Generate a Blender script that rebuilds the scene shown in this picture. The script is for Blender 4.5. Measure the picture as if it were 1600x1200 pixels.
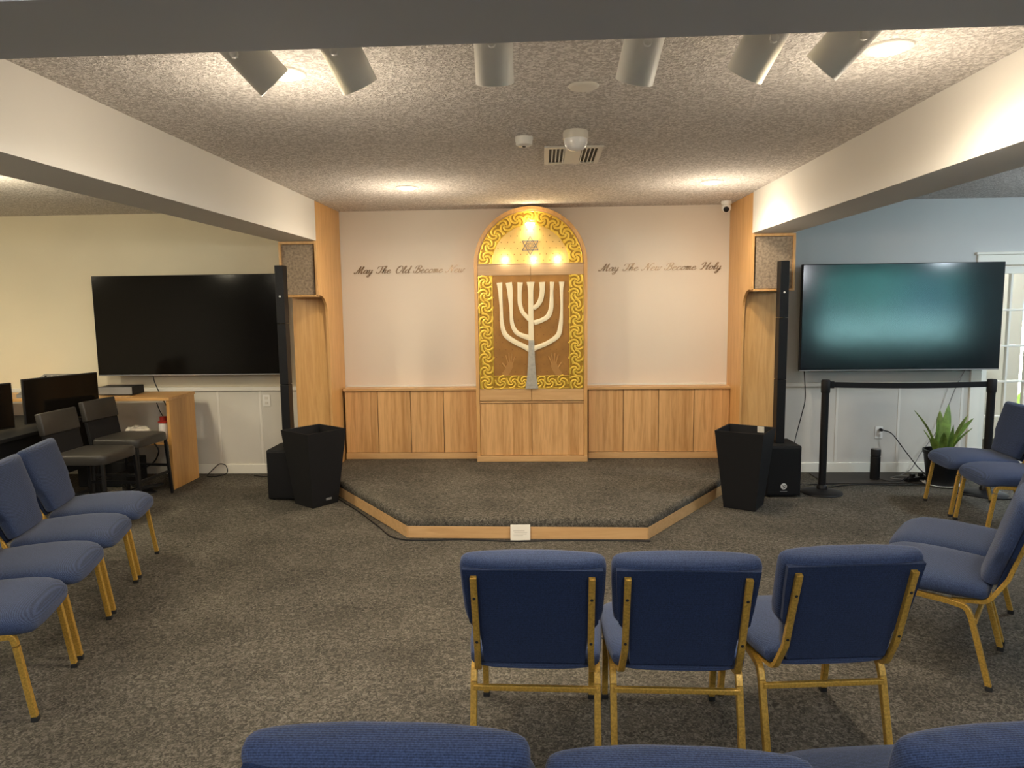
import bpy, bmesh, math, random
from mathutils import Vector, Matrix
random.seed(7)
PI = math.pi
S = bpy.context.scene
for o in list(bpy.data.objects): bpy.data.objects.remove(o)
C = S.collection

# ------------------------------------------------------------------ camera
FPX, EYE = 1100.0, 1.7
Yc = Vector((48, -124, FPX)).normalized()
dn = Vector((125, 9770, FPX)); dn = (dn - dn.dot(Yc) * Yc).normalized()
Xc = dn.cross(Yc)
def to_world(v): return Vector((Xc.dot(v), Yc.dot(v), -dn.dot(v)))
cr, cu, cb = to_world(Vector((1, 0, 0))), to_world(Vector((0, -1, 0))), to_world(Vector((0, 0, -1)))
cam = bpy.data.cameras.new('camera'); cam.sensor_width = 36; cam.lens = FPX / 1600 * 36
cam.clip_start = 0.02; cam.clip_end = 300
co = bpy.data.objects.new('camera', cam); C.objects.link(co)
co.matrix_world = Matrix(((cr.x, cu.x, cb.x, 0), (cr.y, cu.y, cb.y, 0), (cr.z, cu.z, cb.z, EYE), (0, 0, 0, 1)))
S.camera = co

# ------------------------------------------------------------------ world, sun, exposure
S.view_settings.view_transform = 'Standard'; S.view_settings.look = 'None'
S.view_settings.exposure = 1.16; S.view_settings.gamma = 1.0; S.view_settings.use_curve_mapping = False
w = bpy.data.worlds.new('world'); S.world = w; w.use_nodes = True
bg = w.node_tree.nodes['Background']; bg.inputs[0].default_value = (0.42, 0.66, 0.95, 1); bg.inputs[1].default_value = 1.6
sun = bpy.data.lights.new('sun', 'SUN'); sun.energy = 40; sun.angle = 0.01; sun.color = (1, 0.96, 0.9)
so = bpy.data.objects.new('sun', sun); C.objects.link(so); so.rotation_euler = (math.radians(-32), 0, 0)

def lamp(kind, name, loc, energy, color, **k):
    l = bpy.data.lights.new(name, kind); l.energy = energy; l.color = color
    aim = k.pop('aim', None)
    for a, b in k.items(): setattr(l, a, b)
    o = bpy.data.objects.new(name, l); C.objects.link(o); o.location = loc
    if aim is not None: o.rotation_euler = (Vector(aim) - Vector(loc)).to_track_quat('-Z', 'Y').to_euler()
    return o
WARM, NEUT, COOL, YEL = (1, .85, .66), (1, .93, .86), (.80, .91, 1), (1, .88, .64)
K_DOWN, K_TRACK, K_SIDE_L, K_SIDE_R, K_REAR = 40, 13, 60, 78, 105

# ------------------------------------------------------------------ materials
def mat(name, col, rough=.6, metal=0, spec=.5, emit=None, es=0, bump=None, noise=None, sheen=0, coat=0, ior=None):
    m = bpy.data.materials.new(name); m.use_nodes = True
    nt = m.node_tree; b = nt.nodes['Principled BSDF']
    b.inputs['Base Color'].default_value = (*col, 1); b.inputs['Roughness'].default_value = rough
    b.inputs['Metallic'].default_value = metal; b.inputs['Specular IOR Level'].default_value = spec
    if ior: b.inputs['IOR'].default_value = ior
    if sheen: b.inputs['Sheen Weight'].default_value = sheen; b.inputs['Sheen Roughness'].default_value = .5
    if coat: b.inputs['Coat Weight'].default_value = coat; b.inputs['Coat Roughness'].default_value = .1
    if emit: b.inputs['Emission Color'].default_value = (*emit, 1); b.inputs['Emission Strength'].default_value = es
    tc = nt.nodes.new('ShaderNodeTexCoord')
    if noise:      # (scale, amount, detail)
        n = nt.nodes.new('ShaderNodeTexNoise'); n.inputs['Scale'].default_value = noise[0]; n.inputs['Detail'].default_value = noise[2]
        nt.links.new(tc.outputs['Object'], n.inputs['Vector'])
        r = nt.nodes.new('ShaderNodeValToRGB'); a = noise[1]
        r.color_ramp.elements[0].position = .3; r.color_ramp.elements[1].position = .7
        r.color_ramp.elements[0].color = (*[c * (1 - a) for c in col], 1); r.color_ramp.elements[1].color = (*[min(1, c * (1 + a)) for c in col], 1)
        nt.links.new(n.outputs['Fac'], r.inputs[0]); nt.links.new(r.outputs[0], b.inputs['Base Color'])
    if bump:       # (scale, strength, distance)
        n = nt.nodes.new('ShaderNodeTexNoise'); n.inputs['Scale'].default_value = bump[0]; n.inputs['Detail'].default_value = 3
        nt.links.new(tc.outputs['Object'], n.inputs['Vector'])
        bp = nt.nodes.new('ShaderNodeBump'); bp.inputs['Strength'].default_value = bump[1]; bp.inputs['Distance'].default_value = bump[2]
        nt.links.new(n.outputs['Fac'], bp.inputs['Height']); nt.links.new(bp.outputs[0], b.inputs['Normal'])
    return m

def wood(name, c1, c2, axis='z', strip=0.0, rough=.38):
    m = mat(name, c1, rough); nt = m.node_tree; b = nt.nodes['Principled BSDF']; N = nt.nodes.new; L = nt.links.new
    tc = [n for n in nt.nodes if n.type == 'TEX_COORD'][0]
    mp = N('ShaderNodeMapping'); s = {'z': (14, 14, 1.1), 'x': (1.1, 14, 14), 'y': (14, 1.1, 14)}[axis]
    mp.inputs['Scale'].default_value = s; L(tc.outputs['Object'], mp.inputs[0])
    n1 = N('ShaderNodeTexNoise'); n1.inputs['Scale'].default_value = 1.6; n1.inputs['Detail'].default_value = 6; n1.inputs['Distortion'].default_value = 1.2
    fine = N('ShaderNodeTexNoise'); fine.inputs['Scale'].default_value = 9; fine.inputs['Detail'].default_value = 3
    L(mp.outputs[0], fine.inputs[0])
    if strip:
        sx = N('ShaderNodeSeparateXYZ'); L(tc.outputs['Object'], sx.inputs[0])
        oi = N('ShaderNodeObjectInfo')
        mu = N('ShaderNodeMath'); mu.operation = 'MULTIPLY_ADD'; mu.inputs[1].default_value = 1 / strip; L(sx.outputs[0], mu.inputs[0]); L(oi.outputs['Random'], mu.inputs[2])
        fl = N('ShaderNodeMath'); fl.operation = 'FLOOR'; L(mu.outputs[0], fl.inputs[0])
        wn = N('ShaderNodeTexWhiteNoise'); wn.noise_dimensions = '1D'; L(fl.outputs[0], wn.inputs['W'])
        ad = N('ShaderNodeVectorMath'); ad.operation = 'MULTIPLY_ADD'; L(wn.outputs['Color'], ad.inputs[0]); ad.inputs[1].default_value = (9, 9, 9); L(mp.outputs[0], ad.inputs[2])
        L(ad.outputs[0], n1.inputs[0])
    else: L(mp.outputs[0], n1.inputs[0])
    mx = N('ShaderNodeMixRGB'); mx.inputs[1].default_value = (*c1, 1); mx.inputs[2].default_value = (*c2, 1)
    f = N('ShaderNodeMath'); f.operation = 'MULTIPLY_ADD'; L(fine.outputs['Fac'], f.inputs[0]); f.inputs[1].default_value = .5
    r = N('ShaderNodeMapRange'); r.inputs[1].default_value = .35; r.inputs[2].default_value = .7; r.inputs[3].default_value = -.15; r.inputs[4].default_value = .55
    L(n1.outputs['Fac'], r.inputs[0]); L(r.outputs[0], f.inputs[2]); 
    if strip:
        g = N('ShaderNodeMath'); g.operation = 'MULTIPLY_ADD'; L(wn.outputs['Value'], g.inputs[0]); g.inputs[1].default_value = .45; 
        h = N('ShaderNodeMath'); h.operation = 'SUBTRACT'; L(f.outputs[0], h.inputs[0]); h.inputs[1].default_value = .22; L(h.outputs[0], g.inputs[2]); L(g.outputs[0], mx.inputs[0])
    else: L(f.outputs[0], mx.inputs[0])
    mx.use_clamp = True
    L(mx.outputs[0], b.inputs['Base Color'])
    return m

def fabric(name, col, rib=True, dark=1.0):
    m = mat(name, col, .92, spec=.2, sheen=.12); nt = m.node_tree; b = nt.nodes['Principled BSDF']; N = nt.nodes.new; L = nt.links.new
    tc = [n for n in nt.nodes if n.type == 'TEX_COORD'][0]
    n = N('ShaderNodeTexNoise'); n.inputs['Scale'].default_value = 260; n.inputs['Detail'].default_value = 2; L(tc.outputs['Object'], n.inputs[0])
    d = N('ShaderNodeVectorMath'); d.operation = 'DOT_PRODUCT'; d.inputs[1].default_value = (0, 1100, 1100); L(tc.outputs['Object'], d.inputs[0])
    s = N('ShaderNodeMath'); s.operation = 'SINE'; L(d.outputs['Value'], s.inputs[0])
    a = N('ShaderNodeMath'); a.operation = 'MULTIPLY_ADD'; L(s.outputs[0], a.inputs[0]); a.inputs[1].default_value = .16 if rib else .04; L(n.outputs['Fac'], a.inputs[2])
    r = N('ShaderNodeValToRGB'); r.color_ramp.elements[0].position = .25; r.color_ramp.elements[1].position = .8
    r.color_ramp.elements[0].color = (*[c * .6 for c in col], 1); r.color_ramp.elements[1].color = (*[c * 1.55 for c in col], 1)
    L(a.outputs[0], r.inputs[0]); L(r.outputs[0], b.inputs['Base Color'])
    bp = N('ShaderNodeBump'); bp.inputs['Strength'].default_value = .5; bp.inputs['Distance'].default_value = .0015
    L(a.outputs[0], bp.inputs['Height']); L(bp.outputs[0], b.inputs['Normal'])
    return m

def carpet_mat(name='carpet'):
    m = mat(name, (.1, .09, .075), .97, spec=.15); nt = m.node_tree; b = nt.nodes['Principled BSDF']; N = nt.nodes.new; L = nt.links.new
    tc = [n for n in nt.nodes if n.type == 'TEX_COORD'][0]
    big = N('ShaderNodeTexNoise'); big.inputs['Scale'].default_value = 2.2; big.inputs['Detail'].default_value = 5; L(tc.outputs['Object'], big.inputs[0])
    fi = N('ShaderNodeTexNoise'); fi.inputs['Scale'].default_value = 55; fi.inputs['Detail'].default_value = 4; fi.inputs['Distortion'].default_value = 1.5; L(tc.outputs['Object'], fi.inputs[0])
    r = N('ShaderNodeValToRGB'); e = r.color_ramp.elements
    e[0].position = .36; e[0].color = (.046, .042, .034, 1); e[1].position = .66; e[1].color = (.168, .153, .125, 1)
    e.new(.5).color = (.088, .080, .065, 1)
    L(fi.outputs['Fac'], r.inputs[0])
    r2 = N('ShaderNodeMapRange'); r2.inputs[1].default_value = .3; r2.inputs[2].default_value = .7; r2.inputs[3].default_value = .72; r2.inputs[4].default_value = 1.15; L(big.outputs['Fac'], r2.inputs[0])
    mu = N('ShaderNodeVectorMath'); mu.operation = 'SCALE'; L(r.outputs[0], mu.inputs[0]); L(r2.outputs[0], mu.inputs['Scale']); L(mu.outputs[0], b.inputs['Base Color'])
    bp = N('ShaderNodeBump'); bp.inputs['Strength'].default_value = .45; bp.inputs['Distance'].default_value = .004
    L(fi.outputs['Fac'], bp.inputs['Height']); L(bp.outputs[0], b.inputs['Normal'])
    return m

def popcorn_mat():
    m = mat('popcorn ceiling', (.6, .56, .52), .95, spec=.1); nt = m.node_tree; b = nt.nodes['Principled BSDF']; N = nt.nodes.new; L = nt.links.new
    tc = [n for n in nt.nodes if n.type == 'TEX_COORD'][0]
    v = N('ShaderNodeTexNoise'); v.inputs['Scale'].default_value = 62; v.inputs['Detail'].default_value = 3; v.inputs['Distortion'].default_value = .8; L(tc.outputs['Object'], v.inputs[0])
    r = N('ShaderNodeValToRGB'); e = r.color_ramp.elements; e[0].position = .42; e[0].color = (.50, .465, .43, 1); e[1].position = .6; e[1].color = (.80, .76, .72, 1)
    L(v.outputs['Fac'], r.inputs[0]); L(r.outputs[0], b.inputs['Base Color'])
    bp = N('ShaderNodeBump'); bp.inputs['Strength'].default_value = 1; bp.inputs['Distance'].default_value = .016
    L(v.outputs['Fac'], bp.inputs['Height']); L(bp.outputs[0], b.inputs['Normal'])
    return m

def glass_mat(name, tint, gloss=.08):
    m = bpy.data.materials.new(name); m.use_nodes = True; nt = m.node_tree; nt.nodes.clear()
    o = nt.nodes.new('ShaderNodeOutputMaterial'); t = nt.nodes.new('ShaderNodeBsdfTransparent'); t.inputs[0].default_value = (*tint, 1)
    g = nt.nodes.new('ShaderNodeBsdfGlossy'); g.inputs['Roughness'].default_value = .02
    x = nt.nodes.new('ShaderNodeMixShader'); x.inputs[0].default_value = gloss
    nt.links.new(t.outputs[0], x.inputs[1]); nt.links.new(g.outputs[0], x.inputs[2]); nt.links.new(x.outputs[0], o.inputs[0])
    return m

M = {}
M['wall_c'] = mat('painted wall cream', (.74, .66, .56), .75, noise=(1.5, .02, 2))
M['wall_l'] = mat('painted wall yellow cream', (.76, .69, .52), .75, noise=(1.5, .03, 2))
M['wall_r'] = mat('painted wall grey white', (.60, .61, .60), .75, noise=(1.3, .04, 3))
M['wall_dk'] = mat('dark rear wall', (.10, .115, .145), .8)
M['wains_l'] = mat('painted wainscot left', (.62, .60, .54), .7, noise=(1.8, .05, 3))
M['wains_r'] = mat('painted wainscot right', (.60, .58, .53), .7, noise=(1.8, .06, 3))
M['header'] = mat('painted header white', (.70, .68, .64), .75, noise=(1.2, .02, 2))
M['beam'] = mat('painted beam grey', (.60, .61, .63), .8)
M['trim'] = mat('white trim paint', (.72, .70, .64), .5)
M['trim_w'] = mat('door white paint', (.85, .83, .74), .45)
M['ceil'] = popcorn_mat()
M['carpet'] = carpet_mat()
M['maple'] = wood('maple veneer', (.72, .425, .165), (.54, .28, .09), 'z')
M['maple_s'] = wood('maple strip doors', (.74, .44, .19), (.47, .235, .075), 'z', .052)
M['maple_x'] = wood('maple board', (.68, .43, .20), (.53, .30, .12), 'x')
M['maple_dk'] = wood('dark maple rail', (.50, .335, .18), (.42, .26, .13), 'x')  # darker, duller maple tone for the ark rails
M['oak'] = wood('desk veneer', (.56, .31, .10), (.43, .21, .06), 'z')
M['oak_x'] = wood('desk veneer top', (.58, .33, .12), (.45, .23, .07), 'x')
M['gold'] = mat('gold relief', (.88, .60, .085), .38, metal=.55, bump=(90, .2, .002))
M['gold_dk'] = mat('old gold ground', (.44, .25, .03), .5, metal=.4)
M['gold_pl'] = mat('pale gold panel', (.80, .53, .17), .3, metal=.45, bump=(40, .15, .002))
M['gold_dot'] = mat('gold dots', (.40, .21, .05), .4, metal=.4)
M['copper'] = mat('copper brown panel', (.36, .175, .042), .5, metal=.3, noise=(7, .16, 4))
M['copper_l'] = mat('light copper relief', (.47, .245, .075), .5, metal=.35)
M['copper_dot'] = mat('copper dots', (.24, .10, .03), .5, metal=.35)
M['cream'] = mat('cream enamel', (.90, .80, .56), .35, noise=(9, .04, 3))
M['trunk'] = mat('brushed silver trunk', (.52, .49, .41), .35, metal=.35, noise=(40, .12, 4))
M['bronze'] = mat('bronze lettering', (.30, .21, .13), .35, metal=.45)
M['ink'] = mat('blue grey inlay', (.09, .09, .10), .6)
M['cloth_g'] = mat('speaker cloth', (.30, .23, .16), .9, noise=(45, .35, 5), bump=(250, .4, .002))
M['fab'] = fabric('blue chair fabric', (.033, .050, .105))
M['fab_back'] = fabric('navy chair back', (.010, .021, .058), False)
M['gold_tube'] = mat('gold vein tube', (.50, .30, .055), .38, metal=.35, noise=(130, .28, 3))
M['black'] = mat('black plastic', (.008, .008, .009), .45, spec=.28)
M['black_m'] = mat('matte black', (.009, .009, .010), .65, spec=.25, bump=(180, .2, .001))
M['rubber'] = mat('black rubber', (.012, .012, .012), .8)
M['leather'] = mat('black leather', (.036, .033, .029), .38, spec=.4, bump=(120, .15, .001))
M['screen'] = mat('glossy screen', (.004, .004, .006), .13, ior=2.0)
M['screen_l'] = mat('satin screen', (.006, .005, .004), .12, ior=1.3)
M['white_pl'] = mat('white plastic', (.80, .79, .75), .4)
M['white_dull'] = mat('white fixture', (.72, .69, .62), .5)
M['can'] = mat('track head white', (.86, .84, .78), .45)
M['frost'] = mat('frosted dome', (.85, .85, .85), .2)
M['lens'] = mat('lit lens', (1, .9, .7), .5, emit=(1, .80, .48), es=30)
M['bulb'] = mat('lit bulb', (1, .9, .7), .5, emit=(1, .82, .52), es=30)
M['grey_pl'] = mat('grey plastic', (.22, .22, .22), .5)
M['silver'] = mat('silver metal', (.6, .6, .58), .3, metal=.9)
M['red'] = mat('red cap', (.45, .03, .02), .4)
M['leaf'] = mat('green leaf', (.16, .26, .05), .45, noise=(14, .45, 3))
M['leaf2'] = mat('pale leaf edge', (.36, .38, .12), .45)
M['soil'] = mat('soil', (.05, .035, .02), .95, noise=(80, .4, 3))
M['mat_dk'] = mat('dark board', (.030, .024, .019), .6, noise=(6, .2, 3))
M['paper'] = mat('paper', (.82, .78, .68), .7)
M['paper_ink'] = mat('pencil grey', (.42, .38, .32), .7)
M['bag'] = mat('crumpled pale plastic', (.62, .58, .50), .3, noise=(20, .15, 3))
M['glass'] = glass_mat('clear glass', (.93, .96, .97))
M['glass_t'] = glass_mat('teal tinted glass', (.46, .66, .69))
M['concrete'] = mat('sunlit concrete', (.62, .60, .56), .9, noise=(.5, .25, 4))
M['tree'] = mat('tree leaves', (.13, .27, .24), .9, noise=(.9, .6, 5))
M['bark'] = mat('bark', (.12, .09, .06), .9)

# ------------------------------------------------------------------ mesh helpers
def obj(name, bm, m, parent=None, smooth=False):
    bmesh.ops.recalc_face_normals(bm, faces=bm.faces)
    me = bpy.data.meshes.new(name); bm.to_mesh(me); bm.free()
    for x in (m if isinstance(m, (list, tuple)) else [m]): me.materials.append(x)
    if smooth:
        for p in me.polygons: p.use_smooth = True
        me.set_sharp_from_angle(angle=math.radians(42))
    o = bpy.data.objects.new(name, me); C.objects.link(o)
    if parent: o.parent = parent
    return o
def thing(name, label, cat, loc=(0, 0, 0), rz=0, group=None):
    o = bpy.data.objects.new(name, None); C.objects.link(o); o.location = loc; o.rotation_euler = (0, 0, rz); o.empty_display_size = .1
    o['label'] = label; o['category'] = cat
    if group: o['group'] = group
    return o
def tag(o, label, cat, group=None, kind=None):
    o['label'] = label; o['category'] = cat
    if group: o['group'] = group
    if kind: o['kind'] = kind
    return o
def struct(name, bm, m, parent=None, label=None):
    o = obj(name, bm, m, parent)
    if parent is None: o['kind'] = 'structure'
    if label: o['label'] = label
    return o
def mv(o, loc, rz=0): o.location = loc; o.rotation_euler = (0, 0, rz); return o
def B(): return bmesh.new()
def box(bm, x0, x1, y0, y1, z0, z1, bev=0, seg=2, mi=0, mx=None):
    vs = [bm.verts.new((x, y, z)) for x in (x0, x1) for y in (y0, y1) for z in (z0, z1)]
    F = [bm.faces.new([vs[i] for i in q]) for q in ((0, 1, 3, 2), (4, 6, 7, 5), (0, 4, 5, 1), (2, 3, 7, 6), (0, 2, 6, 4), (1, 5, 7, 3))]
    for f in F: f.material_index = mi
    if mx is not None: bmesh.ops.transform(bm, matrix=mx, verts=vs)
    if bev:
        E = list({e for f in F for e in f.edges})
        bmesh.ops.bevel(bm, geom=E, offset=bev, segments=seg, affect='EDGES', profile=.5, material=mi)
    return bm
def bx(*a, **k): return box(B(), *a, **k)
def loft(bm, rings, cap=True, mi=0, closed=True):
    R = [[bm.verts.new(p) for p in r] for r in rings]
    n = len(R[0])
    for a, b in zip(R, R[1:]):
        for i in range(n if closed else n - 1):
            j = (i + 1) % n
            try: bm.faces.new((a[i], a[j], b[j], b[i])).material_index = mi
            except ValueError: pass
    if cap:
        for r in (R[0], R[-1]):
            try: bm.faces.new(r).material_index = mi
            except ValueError: pass
    return bm
def lathe(bm, prof, n=32, c=(0, 0, 0), mi=0, mx=None):   # prof: (r, z)
    rings = [[(c[0] + r * math.cos(2 * PI * i / n), c[1] + r * math.sin(2 * PI * i / n), c[2] + z) for i in range(n)] for r, z in prof]
    if mx is not None: rings = [[mx @ Vector(p) for p in r] for r in rings]
    return loft(bm, rings, True, mi)
def fillet(pts, r, n=6):
    P = [Vector(p) for p in pts]; out = [P[0]]
    for a, b, c in zip(P, P[1:], P[2:]):
        u, v = (a - b), (c - b); lu, lv = u.length, v.length
        ang = u.angle(v); d = min(r / max(math.tan(ang / 2), .05), lu * .45, lv * .45)
        s, e = b + u.normalized() * d, b + v.normalized() * d
        for i in range(n + 1):
            t = i / n; out.append(s * (1 - t) ** 2 + b * 2 * t * (1 - t) + e * t * t)
    out.append(P[-1]); return out
def sweep(bm, pts, w=.022, h=None, ref=(1, 0, 0), n=4, mi=0, round_=False):
    P = [Vector(p) for p in pts]; h = h or w; rings = []; ref = Vector(ref)
    for i, p in enumerate(P):
        t = (P[min(i + 1, len(P) - 1)] - P[max(i - 1, 0)]).normalized()
        a = (ref - ref.dot(t) * t)
        if a.length < 1e-4: a = t.orthogonal()
        a.normalize(); b = t.cross(a)
        if round_: rings.append([p + a * math.cos(2 * PI * k / n) * w / 2 + b * math.sin(2 * PI * k / n) * h / 2 for k in range(n)])
        else:
            q = .18
            rings.append([p + a * (x * w / 2) + b * (y * h / 2) for x, y in ((1, 1 - q), (1 - q, 1), (q - 1, 1), (-1, 1 - q), (-1, q - 1), (q - 1, -1), (1 - q, -1), (1, q - 1))])
    return loft(bm, rings, True, mi)
def catmull(pts, n=8):
    P = [Vector(p) for p in pts]; P = [P[0] * 2 - P[1]] + P + [P[-1] * 2 - P[-2]]; out = []
    for i in range(1, len(P) - 2):
        for k in range(n):
            t = k / n; a, b, c, d = P[i - 1], P[i], P[i + 1], P[i + 2]
            out.append(.5 * ((2 * b) + (c - a) * t + (2 * a - 5 * b + 4 * c - d) * t * t + (3 * b - a - 3 * c + d) * t ** 3))
    out.append(P[-2]); return out
def cable(bm, pts, r=.004, n=6, mi=0): return sweep(bm, catmull(pts, 8), 2 * r, None, (.3, .4, .86), n, mi, True)
def prism(bm, pts, y0, y1, mi=0):     # polygon in xz extruded along y
    a = [bm.verts.new((x, y0, z)) for x, z in pts]; b = [bm.verts.new((x, y1, z)) for x, z in pts]
    n = len(pts)
    for i in range(n): bm.faces.new((a[i], a[(i + 1) % n], b[(i + 1) % n], b[i])).material_index = mi
    bm.faces.new(a).material_index = mi; bm.faces.new(b[::-1]).material_index = mi
    return bm
def rrect(hw, hd, e=4.0, n=28):
    out = []
    for i in range(n):
        t = 2 * PI * (i + .5) / n; c, s = math.cos(t), math.sin(t)
        out.append((hw * math.copysign(abs(c) ** (2 / e), c), hd * math.copysign(abs(s) ** (2 / e), s)))
    return out
def dup(root, loc=None, rz=None, label=None):
    r = root.copy(); C.objects.link(r)
    if loc is not None: r.location = loc
    if rz is not None: r.rotation_euler = (0, 0, rz)
    if label: r['label'] = label
    for ch in list(root.children):
        c = ch.copy(); C.objects.link(c); c.parent = r
        for g in list(ch.children):
            d = g.copy(); C.objects.link(d); d.parent = c
    return r

# ------------------------------------------------------------------ room shell
CE = 2.655; YB = 7.03; YC = 7.15; HB = 2.30
XL, XR, YR = -7.2, 10.4, -3.2
struct('floor', bx(XL - .2, XR + .2, YR - .2, YC + 2.2, -.12, 0), M['carpet'])
struct('ceiling', bx(XL - .2, XR + .2, YR - .2, YC + 2.2, CE, CE + .15), M['ceil'])
# wall plane on both sides of the platform
struct('wall_back_left', bx(XL, -2.44, YB, YB + .2, .885, CE), M['wall_l'])
struct('wall_lower_back_left', bx(XL, -2.44, YB, YB + .2, 0, .885), M['wains_l'])
DX0, DX1, DZ = 4.26, 5.66, 2.02
bm = bx(2.26, DX0, YB, YB + .2, .885, CE); box(bm, DX0, DX1, YB, YB + .2, DZ, CE); box(bm, DX1, XR, YB, YB + .2, .885, CE)
struct('wall_back_right', bm, M['wall_r'])
bm = bx(2.26, DX0, YB, YB + .2, 0, .885); box(bm, DX1, XR, YB, YB + .2, 0, .885)
struct('wall_lower_back_right', bm, M['wains_r'])
struct('wall_back_centre', bx(-2.6, 2.4, YC, YC + .15, 0, CE), M['wall_c'])
struct('wall_left', bx(XL - .2, XL, YR, YB + .2, 0, CE), M['wall_l'])
struct('wall_right', bx(XR, XR + .2, YR, YB + .2, 0, CE), M['wall_r'])
WX0, WX1, WZ0, WZ1 = 6.5, 9.8, .74, 2.42
bm = bx(XL, WX0, YR - .2, YR, 0, CE); box(bm, WX1, XR, YR - .2, YR, 0, CE); box(bm, WX0, WX1, YR - .2, YR, 0, WZ0); box(bm, WX0, WX1, YR - .2, YR, WZ1, CE)
struct('wall_rear', bm, M['wall_dk'])
# window in the rear wall (reflected in the right screen)
wn = thing('window_1', '', '', (0, 0, 0)); del wn['label']; del wn['category']; wn['kind'] = 'structure'
bm = B()
for x in (WX0, WX1): box(bm, x - .03, x + .03, YR - .14, YR - .06, WZ0, WZ1, .004)
for z in (WZ0, WZ1): box(bm, WX0, WX1, YR - .14, YR - .06, z - .03, z + .03, .004)
struct('window_frame', bm, M['trim'], wn)
struct('window_glass', bx(WX0, WX1, YR - .105, YR - .099, WZ0, WZ1), M['glass_t'], wn)
# trims
struct('trim_chair_rail_left', bx(XL, -2.44, YB - .022, YB, .862, .905, .006), M['trim'])
struct('trim_chair_rail_right', bx(2.26, 4.15, YB - .022, YB, .862, .905, .006), M['trim'])
struct('baseboard_left', bx(XL, -2.44, YB - .018, YB, 0, .10, .005), M['trim_w'])
struct('baseboard_right', bx(2.26, 4.15, YB - .018, YB, 0, .10, .005), M['trim_w'])
# panel grooves (plywood seams) below the rail
def seams(xs, z0, z1, name):
    bm = B()
    for x in xs: box(bm, x - .012, x + .012, YB - .004, YB + .001, z0, z1, .002)
    struct(name, bm, M['trim'])
seams([-2.9, -3.34], .10, .862, 'trim_batten_left'); seams([2.9, 3.5, 4.1], .10, .862, 'trim_batten_right')
# headers and beams
bm = bx(-2.39, -2.064, 1.40, YB, HB, CE); box(bm, -2.064, -2.04, 1.40, 6.378, HB, CE)
struct('wall_header_left', bm, M['header'])
bm = bx(1.869, 2.2, 1.40, YB, HB, CE); box(bm, 1.845, 1.869, 1.40, 6.378, HB, CE)
struct('wall_header_right', bm, M['header'])
bm = B()
loft(bm, [[(XL, 1.44, z0), (XL, 1.76, z0), (XL, 1.76, CE), (XL, 1.44, CE)] for z0 in (HB,)] + [[(XR, 1.33, HB), (XR, 1.60, HB), (XR, 1.60, CE), (XR, 1.33, CE)]])
struct('trim_cross_beam', bm, M['beam'])

# french door with a lit porch behind it
dr = thing('door_1', '', '', (0, 0, 0)); del dr['label']; del dr['category']; dr['kind'] = 'structure'
bm = bx(DX0 - .10, DX0, YB - .025, YB + .02, 0, DZ, .004); box(bm, DX1, DX1 + .1, YB - .025, YB + .02, 0, DZ, .004); box(bm, DX0 - .10, DX1 + .1, YB - .025, YB + .02, DZ, DZ + .10, .006)
box(bm, DX0 - .12, DX1 + .12, YB - .04, YB + .02, DZ + .10, DZ + .125, .004)
struct('door_casing', bm, M['trim_w'], dr)
def leaf(x0, x1, hinge):
    bm = bx(x0, x0 + .07, YB + .02, YB + .06, .01, DZ - .01, .003)
    box(bm, x1 - .07, x1, YB + .02, YB + .06, .01, DZ - .01, .003)
    box(bm, x0 + .07, x1 - .07, YB + .02, YB + .06, DZ - .08, DZ - .01, .002); box(bm, x0 + .07, x1 - .07, YB + .02, YB + .06, .01, .20, .002)
    for i in range(1, 3): x = x0 + .07 + (x1 - x0 - .14) * i / 3; box(bm, x - .011, x + .011, YB + .018, YB + .062, .2, DZ - .08, .004)
    for i in range(1, 5): z = .20 + (DZ - .28) * i / 5; box(bm, x0 + .07, x1 - .07, YB + .017, YB + .063, z - .0105, z + .0105, .004)
    lf = struct('door_leaf', bm, M['trim_w'], dr)
    struct('door_glass', bx(x0 + .07, x1 - .07, YB + .038, YB + .042, .20, DZ - .08), M['glass'], lf)
    hb = lathe(B(), [(.0, 0), (.012, 0), (.012, .03), (.026, .035), (.028, .055), (.018, .07), (0, .072)], 20, mx=Matrix.Translation((hinge, YB + .02, 1.0)) @ Matrix.Rotation(PI / 2, 4, 'X'))
    struct('door_knob', hb, M['silver'], lf)
mid = (DX0 + DX1) / 2
leaf(DX0 + .003, mid - .002, mid - .035); leaf(mid + .002, DX1 - .003, mid + .035)
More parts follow.
